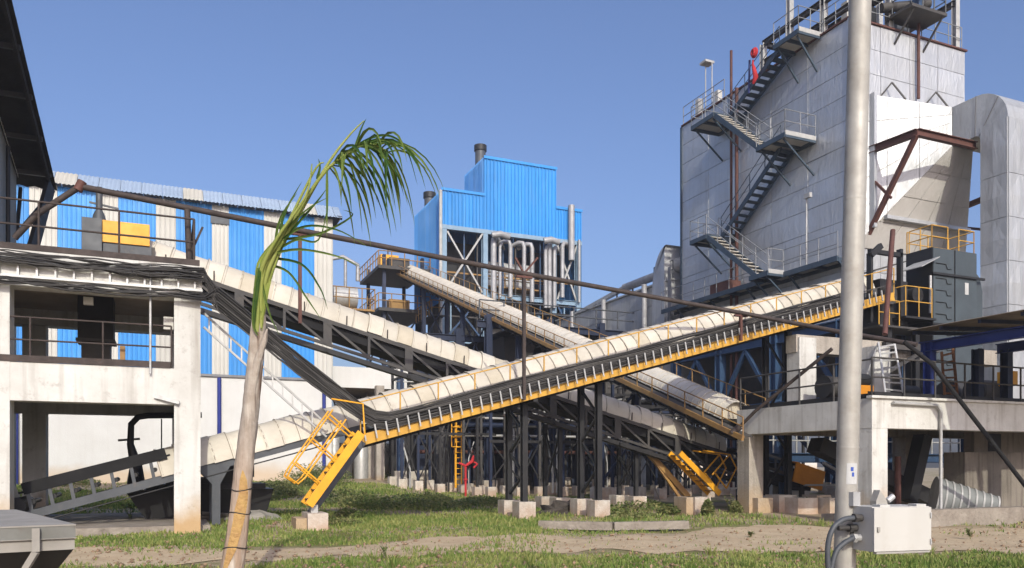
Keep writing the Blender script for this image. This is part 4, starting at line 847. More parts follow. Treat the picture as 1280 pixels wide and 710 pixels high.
# ------------------------------------------------------------------ slate filter unit
def filter_unit():
    u0, u1, v0, v1, zb, zt = 26.4, 28.8, 21.3, 22.45, 4.6, 9.8
    t = thing('bag_filter', 'slate grey bag filter unit with yellow top rails beside the conveyor head', 'filter unit', (27.5, 22, 3.5))
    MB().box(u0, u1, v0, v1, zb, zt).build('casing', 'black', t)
    mid = u0 + 1.17
    for (a, b) in ((u0 + .02, mid - .04), (mid + .04, u1 - .02)):
        for (z0, z1) in ((zb, 6.85), (6.95, 8.75), (8.85, zt - .02)):
            pn = MB().box(a, b, v0 - .04, v0 - .003, z0, z1).build('door_panel', 'filter', t)
            if a < mid - .5:
                n = 2 if z1 - z0 < 1.2 else 4
                for k in range(n if z1 - z0 > 1 else 1):
                    z = z0 + (k + .5) * (z1 - z0) / n; MB().tube([(a + .12, v0 - .06, z + .12), (a + .65, v0 - .06, z + .12), (a + .72, v0 - .06, z - .06), (a + .95, v0 - .06, z - .04)], .014, 5).build('latch_bar', 'black', pn)
    for z in (6.9, 8.8): MB().box(u0 - .1, u1 + .35, v0 - .13, v0 - .045, z - .04, z + .04).build('stiffener', 'black', t)
    MB().prism([(u1, v0 + .1, zb), (u1 + .5, v0 + .1, zb), (u1 + .5, v0 + .1, 8.4), (u1 + .35, v0 + .1, 8.9), (u1, v0 + .1, 9.2)], (0, 1, 0)).build('outlet_duct', 'filter', t)
    MB().box(mid + .55, mid + .75, v0 - .05, v0 - .043, 8.15, 8.6).build('notice', 'paper', t)
    railing(t, [(u0 + .05, v0 + .05, zt), (u0 + .9, v0 + .05, zt)], 'yellow_dull', .85, .8, .022); railing(t, [(u0 + .05, v1 - .1, zt), (u0 + .05, v0 + .05, zt)], 'yellow_dull', .85, .6, .022); railing(t, [(u1 - .9, v0 + .05, zt), (u1 - .05, v0 + .05, zt)], 'yellow_dull', .85, .8, .022); railing(t, [(u1 - .05, v0 + .05, zt), (u1 - .05, v1, zt), (u0 + .05, v1, zt)], 'yellow_dull', .85, 1.0, .022)
    # side gallery with yellow rail and header drum
    MB().box(u0 - 1.6, u0 - .02, v0 - .2, v1, 7.0, 7.08).build('gallery_deck', 'black', t)
    railing(t, [(u0 - .2, v0 - .15, 7.08), (u0 - 1.55, v0 - .15, 7.08), (u0 - 1.55, v1, 7.08)], 'yellow_dull', 1.1, .55, .02)
    MB().tube([(u0 - .5, v0 + .2, 8.0), (u0 - .5, v1, 8.0)], .3, 12).build('air_drum', 'black', t)
    MB().tube([(u0 - .15, v0 - .05, 7.3), (u0 - .15, v0 - .05, 8.7)], .05).build('valve_pipe', 'galv', t)
    MB().prism([(u0 - .9, v0 - .3, 8.9), (u0 + .05, v0 - .3, 9.35), (u0 + .05, v0 + .8, 9.35), (u0 - .9, v0 + .8, 8.9)], (0, 0, .03)).build('rain_hood', 'galv', t)
    for u in (u0 + .1, u1 - .1):
        for v in (v0 + .1, v1 - .1): MB().box(u - .08, u + .08, v - .08, v + .08, 3.48, zb).build('leg', 'black', t)
    MB().add([(u0, v0, zb), (u1, v0, zb), (u1, v1, zb), (u0, v1, zb), (u0 + 1, v0 + .4, 3.7), (u1 - 1, v0 + .4, 3.7), (u1 - 1, v1 - .4, 3.7), (u0 + 1, v1 - .4, 3.7)], [(4, 5, 6, 7), (0, 1, 5, 4), (1, 2, 6, 5), (2, 3, 7, 6), (3, 0, 4, 7)]).build('hopper', 'grey', t)
filter_unit()

# ------------------------------------------------------------------ canopy on the right platform
def canopy():
    t = thing('canopy', 'dark corrugated canopy on royal blue posts over the right platform edge', 'canopy', (23, 16, 3.5))
    uL = 20.55; zr = lambda u: 5.66 + .05 * (u - uL)
    p = on_v(1162, 497, 16.9); q = on_v(1258, 497, 16.9); r_ = on_v(1222, 497, 17.2)
    for c, m in ((p, 'royal'), (q, 'navy'), (r_, 'navy')): MB().ibeam((c.x, c.y, 3.5), (c.x, c.y, 5.25), .24, .26, (0, 1, 0)).build('post', m, t)
    MB().ibeam((p.x, 17.2, 5.15), (p.x, 11.0, 5.15), .2, .3).build('beam', 'royal', t); MB().ibeam((q.x, 17.2, 5.3), (q.x, 11.0, 5.3), .2, .3).build('beam', 'royal', t)
    for v in (11.5, 12.7, 13.9, 15.1, 16.3, 17.2): MB().bar((uL, v, 5.58), (29, v, zr(29) - .08), .08, .1).build('purlin', 'navy', t)
    n = 9
    for i in range(n):
        a = uL - .1 + i * 1.0; mb = MB(); vs = []
        for j in range(11):
            uu = a + j * .1; dz = .03 if j % 2 else 0.0; vs += [(uu, 11.0, zr(uu) + dz), (uu, 17.35, zr(uu) + dz)]
        mb.add(vs, [(2 * j, 2 * j + 1, 2 * j + 3, 2 * j + 2) for j in range(10)]); mb.build('roof_sheet', 'canopy_sheet', t)
canopy()

# ================================================================== CONVEYORS
def cover_mesh(L, r, h, m, n=10, flare=.022):
    """one hooped cover sheet: arc across Y, length L along X, slightly flared so that the next one laps under it"""
    vs = []; prof = []
    for k in range(n + 1):
        a = math.pi * k / n; prof.append((-math.cos(a), math.sin(a)))
    b = MB(); w = n + 1; rings = ((0, flare - .02), (0, flare), (L * .10, flare), (L * .13, 0), (L + .03, 0.004), (L + .03, -.03))
    for (xa, ga), (xb, gb) in zip(rings, rings[1:]):
        vs = [(x, c * (r + g), s_ * (h + g)) for x, g in ((xa, ga), (xb, gb)) for c, s_ in prof]
        b.add(vs, [(k, k + 1, w + k + 1, w + k) for k in range(n)], True)
    return b.mesh('cover_sheet', m)
def rib_mesh(r, h, wdt, m, n=12):
    vs = [];
    for x in (-wdt / 2, wdt / 2):
        for k in range(n + 1):
            a = math.pi * k / n; vs.append((x, -math.cos(a) * r, math.sin(a) * h))
    w = n + 1; return MB().add(vs, [(k, k + 1, w + k + 1, w + k) for k in range(n)], True).mesh('lap_shadow_strip', m)

# ---- long conveyor: tail under the left platform, rising to the boiler front (plane v 22.5)
def long_conveyor():
    t = thing('belt_conveyor', 'longest conveyor, cream hooped cover and yellow walkway, rising to the right across the front', 'conveyor', (9, 22.5, 0))
    S = .28; rot = Matrix.Rotation(-math.atan(S), 3, 'Y'); V = 22.5; cs = math.cos(math.atan(S))
    step = .44; n = int((24.2 - -.1) / (step * cs)); ms = [cover_mesh(step, .70 + d, .70 + d, 'cover') for d in (0, .012, -.01)] + [cover_mesh(step, .71, .715, 'cover_old')]
    jm = rib_mesh(.735, .735, .02, 'lap_shadow')
    for i in range(n):
        u = -.1 + i * step * cs; j = random.uniform(-.012, .012)
        place('cover_sheet', ms[3] if random.random() < .1 else ms[random.randrange(3)], t, (u + random.uniform(-.02, .02), V + j * .8, Z1(u) - .70 + j * 1.4), rot @ Matrix.Rotation(random.uniform(-.022, .022), 3, 'Z') @ Matrix.Rotation(random.uniform(-.015, .015), 3, 'Y'))
        place('lap_shadow_strip', jm, t, (u + .01, V + j * .5, Z1(u) - .70 + j), rot)
    for v in (V - .62, V + .62):
        MB().bar((-3.3, v, Z1(-3.3) - .78), (24.5, v, Z1(24.5) - .78), .09, .2).build('stringer', 'grey', t)
    # open tail part
    MB().bar((-3.2, V, Z1(-3.2) - .2), (.1, V, Z1(.1) - .2), 1.05, .05).build('belt', 'belt', t)
    MB().bar((-3.1, V - .62, Z1(-3.1) - .13), (0, V - .62, Z1(0) - .13), .05, .28).bar((-3.1, V + .62, Z1(-3.1) - .13), (0, V + .62, Z1(0) - .13), .05, .28).build('skirt_board', 'belt', t)
    for i in range(7):
        u = -2.9 + i * .44; k = MB().bar((u, V - .6, Z1(u) - .75), (u - .1, V - .6, Z1(u) - .22), .08, .06).build('idler_stand', 'grey', t)
        MB().tube([(u, V - .55, Z1(u) - .48), (u, V + .55, Z1(u) - .48)], .06).build('idler_roller', 'black', k)
    MB().add([(-3.75, V - .75, .2), (-3.15, V - .72, .42), (-3.45, V - .72, 1.18), (-3.9, V - .75, 1.15), (-3.75, V + .6, .2), (-3.15, V + .6, .42), (-3.45, V + .6, 1.18), (-3.9, V + .6, 1.15)], [(0, 1, 2, 3), (7, 6, 5, 4), (0, 4, 5, 1), (1, 5, 6, 2), (2, 6, 7, 3), (3, 7, 4, 0)]).build('tail_cover', 'cover', t)
    MB().tube([(-3.2, V - .8, Z1(-3.2) - .5), (-3.2, V + .8, Z1(-3.2) - .5)], .2, 14).build('tail_pulley', 'black', t)
    MB().tube([(-2.9, V - .66, Z1(-2.9) - 1.0), (4.0, V - .66, Z1(4.0) - 1.0)], .02, 6).build('pull_cord', 'black', t)
    # grey post with spread head, left of the palm
    p = on_v(270, 620, V - .6)
    for v in (V - .6, V + .6): MB().ibeam((p.x, v, .1), (p.x, v, Z1(p.x) - 1.05), .2, .2, (0, 1, 0)).prism([(p.x - .1, v - .07, Z1(p.x) - 1.25), (p.x + .1, v - .07, Z1(p.x) - 1.25), (p.x + .34, v - .07, Z1(p.x + .34) - .88), (p.x - .34, v - .07, Z1(p.x - .34) - .88)], (0, .14, 0)).build('trestle_post', 'grey', t)
    # walkway on the near side
    a, b = 4.55, 24.2; vw = 21.12
    MB().bar((a, vw, ZW(a) + .1), (b, vw, ZW(b) + .1), .07, .29).build('walkway_beam', 'yellow_dull', t)
    MB().bar((a, vw + .4, ZW(a) + .06), (b, vw + .4, ZW(b) + .06), .74, .04).build('walkway_deck', 'dark_grey', t)
    MB().bar((a, V, ZW(a) - .1), (b, V, ZW(b) - .1), .9, .12).build('under_pan', 'black', t)
    MB().bar((a, V - .55, ZW(a) + .12), (b, V - .55, ZW(b) + .12), .06, .42).build('side_plate', 'black', t)
    pm = MB().bar((0, 0, .17), (-.07, .0, .54), .04, .04).mesh('tray_post', 'rail_grey')
    k = 0; u = a + .3
    while u < b - .2:
        place('tray_post', pm, t, (u, vw - .2, ZW(u) - .12)); u += .3
    MB().bar((a + .3, vw - .03, ZW(a + .3) + .56), (b, vw - .03, ZW(b) + .56), .12, .03).build('tray_shelf', 'dark_grey', t)
    rl = [Vector((a + .2, vw - .02, ZW(a + .2) + .1)), Vector((b, vw - .02, ZW(b) + .1))]
    railing(t, rl, 'yellow_dull', 1.02, 1.12, .02, (1.0,))
    # flat black trestles
    for px, f in ((655, 1), (748, 1), (985, 0)):
        c = on_v(px, 640, V - .55); zt = ZW(c.x) - .1
        for v, s in ((V - .55, 1), (V + .6, 1)):
            MB().ibeam((c.x, v, .5), (c.x, v, zt), .17, .2, (0, 1, 0)).build('trestle_leg', 'black', t)
            if f: MB().box(c.x - .27, c.x + .27, v - .26, v + .26, -.1, .52).build('pedestal', 'pedestal', t)
        mb = MB(); nz = 4
        for i in range(nz):
            z0 = .7 + (zt - .9) * i / nz; z1 = .7 + (zt - .9) * (i + 1) / nz
            mb.bar((c.x, V - .5, z0 if i % 2 else z1), (c.x, V + .55, z1 if i % 2 else z0), .07, .07)
        mb.build('trestle_bracing', 'black', t)
        MB().bar((c.x, vw, zt + .02), (c.x, V + .7, zt + .02), .14, .14).build('cross_head', 'black', t)
    # head frame near the boiler
    h = MB().box(24.2, 25.6, V - .8, V + .8, 6.6, 8.5).build('head_casing', 'black', t); MB().tube([(24.6, V - .95, 7.9), (24.6, V + .95, 7.9)], .35, 14).build('head_pulley', 'dark_grey', t)
    MB().bar((23.4, 21.4, 9.2), (23.9, 21.4, 9.6), .15, .2).box(23.4, 23.52, 21.4, 21.6, 6.8, 9.3).box(24.9, 25.02, 21.4, 21.6, 6.8, 9.6).box(23.4, 25.0, 21.4, 21.55, 9.3, 9.45).build('head_frame', 'black', t)
    MB().prism([(23.8, 21.6, 8.7), (25.4, 21.6, 9.2), (25.4, 23.3, 9.2), (23.8, 23.3, 8.7)], (0, 0, .05)).build('head_hood', 'dark_grey', t)
    for (ua, ub) in ((23.3, 26.0),):
        MB().box(ua, ub, 20.9, 22, 6.55, 6.62).build('head_platform', 'dark_grey', t)
        railing(t, [(ua, 20.95, 6.62), (24.3, 20.95, 6.62)], 'yellow_dull', .9, .5, .02)
    for u in (24.0, 25.4):
        for v in (21.2, 23.2): MB().ibeam((u, v, 3.4), (u, v, 6.6), .2, .22, (0, 1, 0)).build('head_leg', 'black', t)
    MB().bar((23.6, 21, 5.9), (26.3, 21, 5.9), .2, .25).bar((23.6, 20.9, 4.9), (26.3, 20.9, 6.2), .12, .12).build('head_brace', 'dark_grey', t)
    return t
long_conveyor()

# ---- yellow access stair of the long conveyor
def access_stair():
    top = Vector((4.6, 21.05, 2.45)); foot = Vector((3.28, 21.05, .62))
    t = thing('access_stair', 'bright yellow access stair with looped handrails at the conveyor elbow', 'stair', (3.2, 21, 0))
    fl = stair(t, foot, top, (0, -1, 0), .7, 'yellow', 'dark_grey', 8, .22, 'flight')
    MB().bar(foot + Vector((.16, .08, -.25)), top + Vector((.2, .08, -.2)), .12, .2).build('under_channel', 'grey', t)
    d = top - foot; nrm = Vector((-d.z, 0, d.x)).normalized() * 1.0
    for v in (21.0, 20.4):
        mb = MB(); f0 = Vector((foot.x + .25, v, foot.z + .45)); f1 = Vector((top.x - .05, v, top.z + .1))
        for h in (.5, 1.0):
            mb.tube([f0 + nrm * h * .82, f1 + nrm * h * .82], .025, 6)
        mb.tube([f0 + nrm * .5 * .82, f0 + nrm * .46 - d * .1, f0 + nrm * .78 - d * .1, f0 + nrm * .82], .025, 6)
        mb.build('handrail', 'yellow', t)
        for s in (.1, .5, .92): MB().tube([f0.lerp(f1, s) - Vector((0, 0, .1)), f0.lerp(f1, s) + nrm * .82], .025, 6).build('handrail_post', 'yellow', t)
    MB().tube([Vector((top.x - .75, 20.4, 3.3)), Vector((top.x + .05, 20.4, 3.2)), Vector((top.x + .1, 20.4, 2.4))], .025, 6).build('handrail', 'yellow', t)
    MB().box(foot.x - .05, foot.x + .45, 20.2, 21.2, -.05, .42).build('pedestal', 'pedestal', t); MB().box(foot.x - .32, foot.x - .06, 20.3, 21.1, -.05, .3).build('pedestal', 'concrete', t)
    MB().box(foot.x + .08, foot.x + .25, 20.5, 20.7, .42, .62).build('foot_bracket', 'galv', t)
access_stair()

# ---- second conveyor: from the top of the left platform down to the right (plane v 25.75)
def falling_conveyor():
    t = thing('belt_conveyor', 'conveyor falling from the left platform roof to the right behind the long conveyor', 'conveyor', (9, 25.7, 0))
    S = -.265; V = 25.75; Z = lambda u: 7.05 + S * (u - 3.89); rot = Matrix.Rotation(-math.atan(S), 3, 'Y'); cs = math.cos(math.atan(S))
    step = .5; n = int((20.3 + 1.9) / (step * cs)); ms = [cover_mesh(step, .66 + d, .70 + d, 'cover') for d in (0, .014, -.01)] + [cover_mesh(step, .67, .715, 'cover_old')]; jm = rib_mesh(.69, .735, .018, 'lap_shadow')
    for i in range(n):
        u = -1.9 + i * step * cs; j = random.uniform(-.018, .018)
        place('cover_sheet', ms[3] if random.random() < .1 else ms[random.randrange(3)], t, (u + random.uniform(-.02, .02), V + j * .8, Z(u) - .70 + j * 1.3), rot @ Matrix.Rotation(random.uniform(-.025, .025), 3, 'Z') @ Matrix.Rotation(random.uniform(-.02, .02), 3, 'Y')); place('lap_shadow_strip', jm, t, (u + .01, V + j * .5, Z(u) - .7 + j), rot)
    a, b = -1.9, 24.2
    for v in (V - .7, V + .7):
        MB().bar((a, v, Z(a) - .78), (b, v, Z(b) - .78), .08, .12).build('stringer', 'dark_grey', t); MB().bar((a, v, Z(a) - 1.5), (20.5, v, Z(20.5) - 1.5), .09, .09).build('lower_chord', 'dark_grey', t)
    MB().bar((a, V, Z(a) - 1.0), (b, V, Z(b) - 1.0), 1.2, .26).build('belt_pan', 'belt', t)
    MB().bar((a, V - .9, Z(a) - 1.75), (20, V - .9, Z(20) - 1.75), .3, .14).build('cable_pan', 'black', t)
    u = -.6; i = 0
    while u < 19.6:
        w = MB().bar((u, V - .72, Z(u) - .8), (u, V - .72, Z(u) - 1.5), .08 if i % 2 else .26, .05, (0, 1, 0)).build('truss_post', 'dark_grey', t)
        if u < 18.6: MB().bar((u, V - .72, Z(u) - .85), (u + 1.3, V - .72, Z(u + 1.3) - 1.5), .07, .07).build('truss_diagonal', 'dark_grey', t)
        if i % 2 == 0: MB().bar((u - .1, V - 1.15, Z(u) - 1.75), (u + .1, V + .7, Z(u) - 1.5), .1, .1).build('cross_arm', 'black', t)
        MB().tube([(u + .6, V - .72, Z(u + .6) - .7), (u + .6, V - .74, Z(u + .6) - .42)], .02, 5).build('cover_stay', 'rust', t)
        u += 1.3; i += 1
    for i in range(8):      # open tail with idlers
        u = 20.6 + i * .42; MB().bar((u, V - .68, Z(u) - .72), (u, V - .68, Z(u) - .28), .07, .05).build('idler_stand', 'grey', t)
    MB().bar((20.4, V - .66, Z(20.4) - .26), (23.8, V - .66, Z(23.8) - .26), .05, .1).bar((20.4, V + .66, Z(20.4) - .26), (23.8, V + .66, Z(23.8) - .26), .05, .1).build('belt_edge', 'grey', t)
    MB().bar((20.3, V, Z(20.3) - .45), (24, V, Z(24) - .45), 1.1, .05).build('belt', 'belt', t)
    # rear pipe along the cover
    for px in (700, 795):
        c = on_v(px, 600, V - .6); zt = Z(c.x) - 1.6
        for v in (V - .6, V + .6):
            MB().ibeam((c.x, v, .45), (c.x, v, zt), .14, .14, (0, 1, 0)).build('trestle_leg', 'black', t); MB().box(c.x - .28, c.x + .28, v - .28, v + .28, -.1, .47).build('pedestal', 'pedestal', t)
        MB().bar((c.x, V - .6, .8), (c.x, V + .6, zt - .3), .07, .07).bar((c.x, V + .6, .8), (c.x, V - .6, zt - .3), .07, .07).build('trestle_bracing', 'black', t)
    c = on_v(860, 620, V - .6)
    p0 = on_v(884, 622, 24.7); p1 = Vector((p0.x - 1.75, 24.7, Z(p0.x - 1.75) - 1.55))
    # yellow stair below the low end
    st = stair(t, (p0.x, 24.6, .55), (p1.x, 24.6, p1.z), (0, -1, 0), .65, 'yellow', 'ochre', 8, .2, 'stair')
    MB().bar((p0.x - .5, 25.2, .4), (p1.x - .5, 25.2, p1.z), .16, .2).bar((p0.x - .9, 25.2, .4), (p1.x - .5, 25.2, p1.z), .1, .1).build('raking_leg', 'ochre', t)
    for vv in (24.55, 23.95):
        MB().tube([(p0.x + .3, vv, .75), (p0.x + .75, vv, 1.5), (p0.x + .45, vv, 2.0), (p1.x + 1.0, vv, p1.z + .1)], .03, 6).tube([(p0.x + .3, vv, .75), (p0.x - .2, vv, 1.3)], .03, 6).tube([(p0.x + .45, vv, 2.0), (p0.x - .35, vv, 1.25)], .03, 6).build('stair_rail', 'yellow', t)
    MB().tube([(p0.x + .85, 24, .5), (p0.x + .85, 24, 1.9)], .03, 6).bar((p0.x - .1, 24, .75), (p0.x + .9, 24, .75), .05, .06).build('stair_gate', 'rail_grey', t)
    for px, m in ((866, 'concrete'), (877, 'pedestal')):
        c = on_z(px, 642, 0); MB().box(c.x - .33, c.x + .3, c.y - .1, c.y + .6, -.1, .55).build('pedestal', m, t)
    # yellow tail guard
    A = on_v(995, 586, V - .9); g = MB(); g.bar((23.0, V - .95, 1.35), (24.5, V - .95, .95), .06, .8).bar((23.0, V - .6, 1.74), (24.5, V - .6, 1.34), .7, .04).build('tail_guard', 'orange', t)
    MB().tube([(23.6, V - .8, 1.1), (23.6, V + .8, 1.1)], .25, 14).build('tail_pulley', 'black', t)
    for u in (21.5, 23.7):
        for v in (V - .6, V + .6): MB().box(u - .08, u + .08, v - .08, v + .08, .1, Z(u) - .8).build('tail_leg', 'black', t)
    # drive end on the platform roof: yellow guard with grey gearbox
    p = on_v(128, 290, V - .9); q = on_v(187, 290, V - .9); zt = on_v(150, 277, V - .9).z; zb = on_v(150, 304, V - .9).z
    d = MB().box(p.x, q.x, V - .9, V - .3, zb, zt).build('drive_guard', 'yellow', t)
    MB().box(p.x - .5, p.x - .01, V - 1.0, V - .2, 6.35, zt).build('gearbox', 'grey', d); MB().box(p.x, q.x + .05, V - .85, V - .25, zb - .3, zb - .004).build('guard_base', 'grey', d)
    MB().box(p.x - .1, q.x + .15, V - .2, V + .8, 6.35, zb - .31).build('drive_frame', 'black', d); MB().box(q.x + .02, q.x + .14, V - .8, V - .7, 6.35, zb + .0).build('frame_leg', 'dark_grey', d)
    c = on_v(124, 262, V - .2); MB().tube([(c.x, V - .2, zt - .3), (c.x, V - .2, zt + .3), (c.x, V - .2, zt + .45), (c.x, V - .2, zt + 1.1)], [.28, .16, .09, .09], 10).bar((c.x - .25, V - .2, zt + .65), (c.x + .5, V - .2, zt + .55), .05, .05).build('vent_stack', 'grey', d)
falling_conveyor()

# ---- far conveyor: climbing into the plant to its steel head tower (plane u 18.6)
def far_conveyor():
    t = thing('belt_conveyor', 'far conveyor with rounded cover and ochre rails climbing left to a steel head tower', 'conveyor', (18.6, 45, 0))
    U = 18.6; S = .345; Z = lambda v: 3.73 + S * (v - 22.57); cs = math.cos(math.atan(S))
    rot = Matrix.Rotation(R(90), 3, 'Z') @ Matrix.Rotation(-math.atan(S), 3, 'Y')
    step = .36; n = int((67.5 - 23) / (step * cs)); me = cover_mesh(step, .62, .62, 'cover_white', 9, .026)
    for i in range(n):
        v = 23 + i * step * cs; place('cover_sheet', me, t, (U, v, Z(v) - .62 + random.uniform(-.008, .008)), rot)
    a, b = 22.8, 67.5
    MB().prism([(U - .6 * math.cos(math.pi * k / 10), 23.02, Z(23) - .62 + .6 * math.sin(math.pi * k / 10)) for k in range(11)], (0, .04, 0)).build('end_plate', 'cover_old', t)
    MB().bar((U, a, Z(a) - .8), (U, b, Z(b) - .8), 1.1, .26).build('belt_pan', 'black', t)
    for u in (U - .75, U + .75):
        MB().bar((u, a, Z(a) - .98), (u, b, Z(b) - .98), .08, .12).build('stringer', 'dark_grey', t)
    a2 = 21.2; MB().bar((U - 1.12, a2, Z(a2) - .76), (U - 1.12, b, Z(b) - .76), .1, .17).bar((U + 1.2, a, Z(a) - .9), (U + 1.2, b, Z(b) - .9), .1, .18).build('walkway_beam', 'ochre', t)
    MB().bar((U - .9, a2, Z(a2) - .7), (U - .9, b, Z(b) - .7), .4, .04).bar((U + .95, a, Z(a) - .85), (U + .95, b, Z(b) - .85), .5, .04).build('walkway_deck', 'dark_grey', t)
    for u, z, a3 in ((U - 1.12, -.68, 21.2), (U + 1.2, -.8, a)):
        railing(t, [(u, a3, Z(a3) + z), (u, b, Z(b) + z)], 'ochre', .62 if u < U else 1.0, 1.15, .022)
    v = a + .5
    while v < 58:
        MB().bar((U - .8, v, Z(v) - 1.25), (U - 1.1, v, Z(v) - .8), .06, .06).bar((U - .8, v, Z(v) - .95), (U - .75, v + .9, Z(v + .9) - 1.32), .05, .05).build('bracket', 'dark_grey', t); v += 1.15
    MB().bar((U, a, Z(a) - 1.3), (U, b, Z(b) - 1.3), .7, .06).build('return_pan', 'black', t)
    for v in (31, 40, 49, 57.5):
        for u in (U - .9, U + .9): MB().ibeam((u, v, .6), (u, v, Z(v) - 1.1), .25, .25, (0, 1, 0)).build('trestle_leg', 'navy', t); MB().box(u - .35, u + .35, v - .35, v + .35, -.1, .62).build('pedestal', 'pedestal', t)
        zz = Z(v) - 1.7; k = max(2, int(zz / 3)); mb = MB()
        for i in range(k):
            z0 = .8 + (zz - .8) * i / k; z1 = .8 + (zz - .8) * (i + 1) / k; mb.bar((U - .9, v, z0), (U + .9, v, z1), .09, .09).bar((U + .9, v, z0), (U - .9, v, z1), .09, .09)
        mb.build('trestle_bracing', 'navy', t)
    # head tower
    h = thing('head_tower', 'braced steel tower with two railed decks carrying the far conveyor drive', 'tower', (18, 69, 0))
    u0, u1, v0, v1 = 16.2, 19.7, 63.5, 69
    for u in (u0, u1 - .3):
        for v in (v0, v1): MB().ibeam((u, v, .5), (u, v, 18.6), .26, .26, (0, 1, 0)).build('column', 'navy', h)
    for z in (14.2, 17.6):
        MB().box(u0 - .6, u1 + .2, v0 - .6, v1 + .6, z - .25, z).build('deck', 'dark_grey', h)
        railing(h, [(u1 + .2, v0 - .6, z), (u0 - .6, v0 - .6, z), (u0 - .6, v1 + .6, z)], 'ochre', 1.15, 1.0, .04)
        MB().box(u0 + .5, u0 + 2.2, v0 + .2, v0 + 1.2, z + .05, z + .9).build('deck_plant', 'ochre' if z < 16 else 'dark_grey', h)
    for z0, z1 in ((.8, 5), (5, 9.5), (9.5, 14.2)):
        MB().bar((u0, v0 - .1, z0), (u1 - .3, v0 - .1, z1), .13, .13).bar((u1 - .3, v0 - .1, z0), (u0, v0 - .1, z1), .13, .13).bar((u0, v0 - .1, z1), (u1 - .3, v0 - .1, z1), .15, .2).build('cross_brace', 'navy', h)
        MB().bar((u0 - .05, v0, z0), (u0 - .05, v1, z1), .12, .12).bar((u0 - .05, v1, z0), (u0 - .05, v0, z1), .12, .12).build('side_brace', 'navy', h)
    p = on_v(482, 331, 66.5); MB().box(p.x - .55, p.x + 1.0, 66, 67.2, p.z - .9, p.z + .75).build('drive_guard', 'yellow', h)
    MB().tube([(p.x + .2, 66.5, 18.4), (p.x + .2, 66.5, p.z + 1.6)], .06).build('vent_rod', 'grey', h)
far_conveyor()

# ================================================================== PIPES AND STAYS
lp = thing('overhead_pipe', 'long rusty overhead pipe sloping from the left platform to the right platform', 'pipe', (0.5, 21, 6.4))
P0 = on_v(100, 233, 20.8); Pm = on_v(655, 342, 20.95); Pn = on_v(926, 391, 20.9); P1 = on_v(1146, 431, 16.2)
MB().tube([P0, on_v(375, 288, 20.9), Pm, Pn, on_v(1045, 414, 18.4), P1], .07, 10).build('pipe', 'rust', lp)
MB().tube([P0, on_v(46, 268, 20.9), on_v(18, 298, 21.0)], .07, 10).build('pipe_leg', 'rust', lp)
MB().tube([P0 + Vector((-.05, 0, -.1)), P0 + Vector((.05, 0, .12))], .1, 10).build('elbow_flange', 'redox', lp)
for px, y0, y1, v in ((375, 288, 404, 20.95), (655, 342, 500, 20.95), (926, 391, 426, 20.9)):
    p = on_v(px, y0, v); q = on_v(px, y1, v); MB().bar(p, (p.x, v, q.z), .085, .085).build('hanger_post', 'redox' if px != 655 else 'rust', lp)
    MB().bar(p + Vector((-.25, 0, -.1)), p + Vector((.25, 0, -.1)), .1, .06).build('saddle', 'redox', lp)
MB().bar(on_v(644, 322, 20.95), Pm, .05, .05).bar(on_v(672, 322, 20.95), Pm, .05, .05).build('fork', 'redox', lp)
p = on_v(234, 262, 20.75); MB().tube([on_v(234, 262, 20.8), (p.x + .05, 20.8, 6.45)], .07).bar((p.x + .35, 20.8, 7.4), (p.x - .02, 20.8, 6.5), .05, .05).build('support_leg', 'rust', lp)
st = thing('pipe_stay', 'slanting rusty pipe strut bolted to the left column of the right platform', 'strut', on_v(920, 541, 22.0))
MB().tube([on_v(1040, 436, 18.5), on_v(945, 513, 21.0), on_v(925, 533, 21.6)], .06, 8).tube([on_v(925, 533, 21.6), on_v(915, 542, 21.75)], .12, 8).build('strut', 'rust', st)
MB().tube([on_v(926, 530, 21.85), on_v(926, 552, 21.85)], .09, 8).build('clamp', 'galv', st)
st2 = thing('pipe_stay', 'long black pipe stay slanting to the ground across the right platform beam', 'strut', (22, 14, 0))
MB().tube([P1 + Vector((-.5, 0, .05)), on_v(1165, 455, 15.9), on_v(1283, 609, 15.4), on_v(1330, 668, 15.3)], .065, 8).build('stay', 'belt', st2)
rp2 = thing('rusty_post', 'leaning red-brown pipe post between conveyor head and filter unit', 'post', (23, 19, 3.5))
MB().tube([on_v(1106, 418, 19.0), on_v(1116, 288, 20.2)], .085, 8).build('post', 'redox', rp2); MB().box(22.2, 22.6, 18.8, 19.2, 3.47, 3.55).build('base_plate', 'dark_grey', rp2)

# ---- things on the right platform
al = thing('aluminium_ladder', 'silver step ladder leaning against the white pillar on the right platform', 'ladder', (21.5, 18, 3.5))
a = [on_v(1098, 428, 19.1), on_v(1117, 424, 19.1)]; b = [on_v(1107, 493, 18.2), on_v(1130, 496, 18.2)]
MB().bar(a[0], b[0], .05, .07).bar(a[1], b[1], .05, .07).build('side_rail', 'galv', al)
for i in range(7):
    s = (i + .7) / 7.4; MB().bar(a[0].lerp(b[0], s), a[1].lerp(b[1], s), .05, .05).build('rung', 'galv', al)
MB().bar(a[0], b[0] + Vector((-.1, .9, .1)), .03, .04).build('rear_leg', 'galv', al)
bl = thing('wooden_ladder', 'brown timber ladder standing behind the royal blue canopy post', 'ladder', (24, 18, 3.5))
a = [on_v(1177, 440, 18.2), on_v(1191, 436, 18.2)]; b = [on_v(1181, 496, 17.8), on_v(1197, 498, 17.8)]
M['wood'] = mat('brown timber', (0.19, 0.08, 0.03), (0.13, 0.055, 0.02), 0.8, scale=5)
MB().bar(a[0], b[0], .07, .08).bar(a[1], b[1], .07, .08).build('side_rail', 'wood', bl)
for i in range(6):
    s = (i + .5) / 6; MB().bar(a[0].lerp(b[0], s), a[1].lerp(b[1], s), .05, .06).build('rung', 'wood', bl)
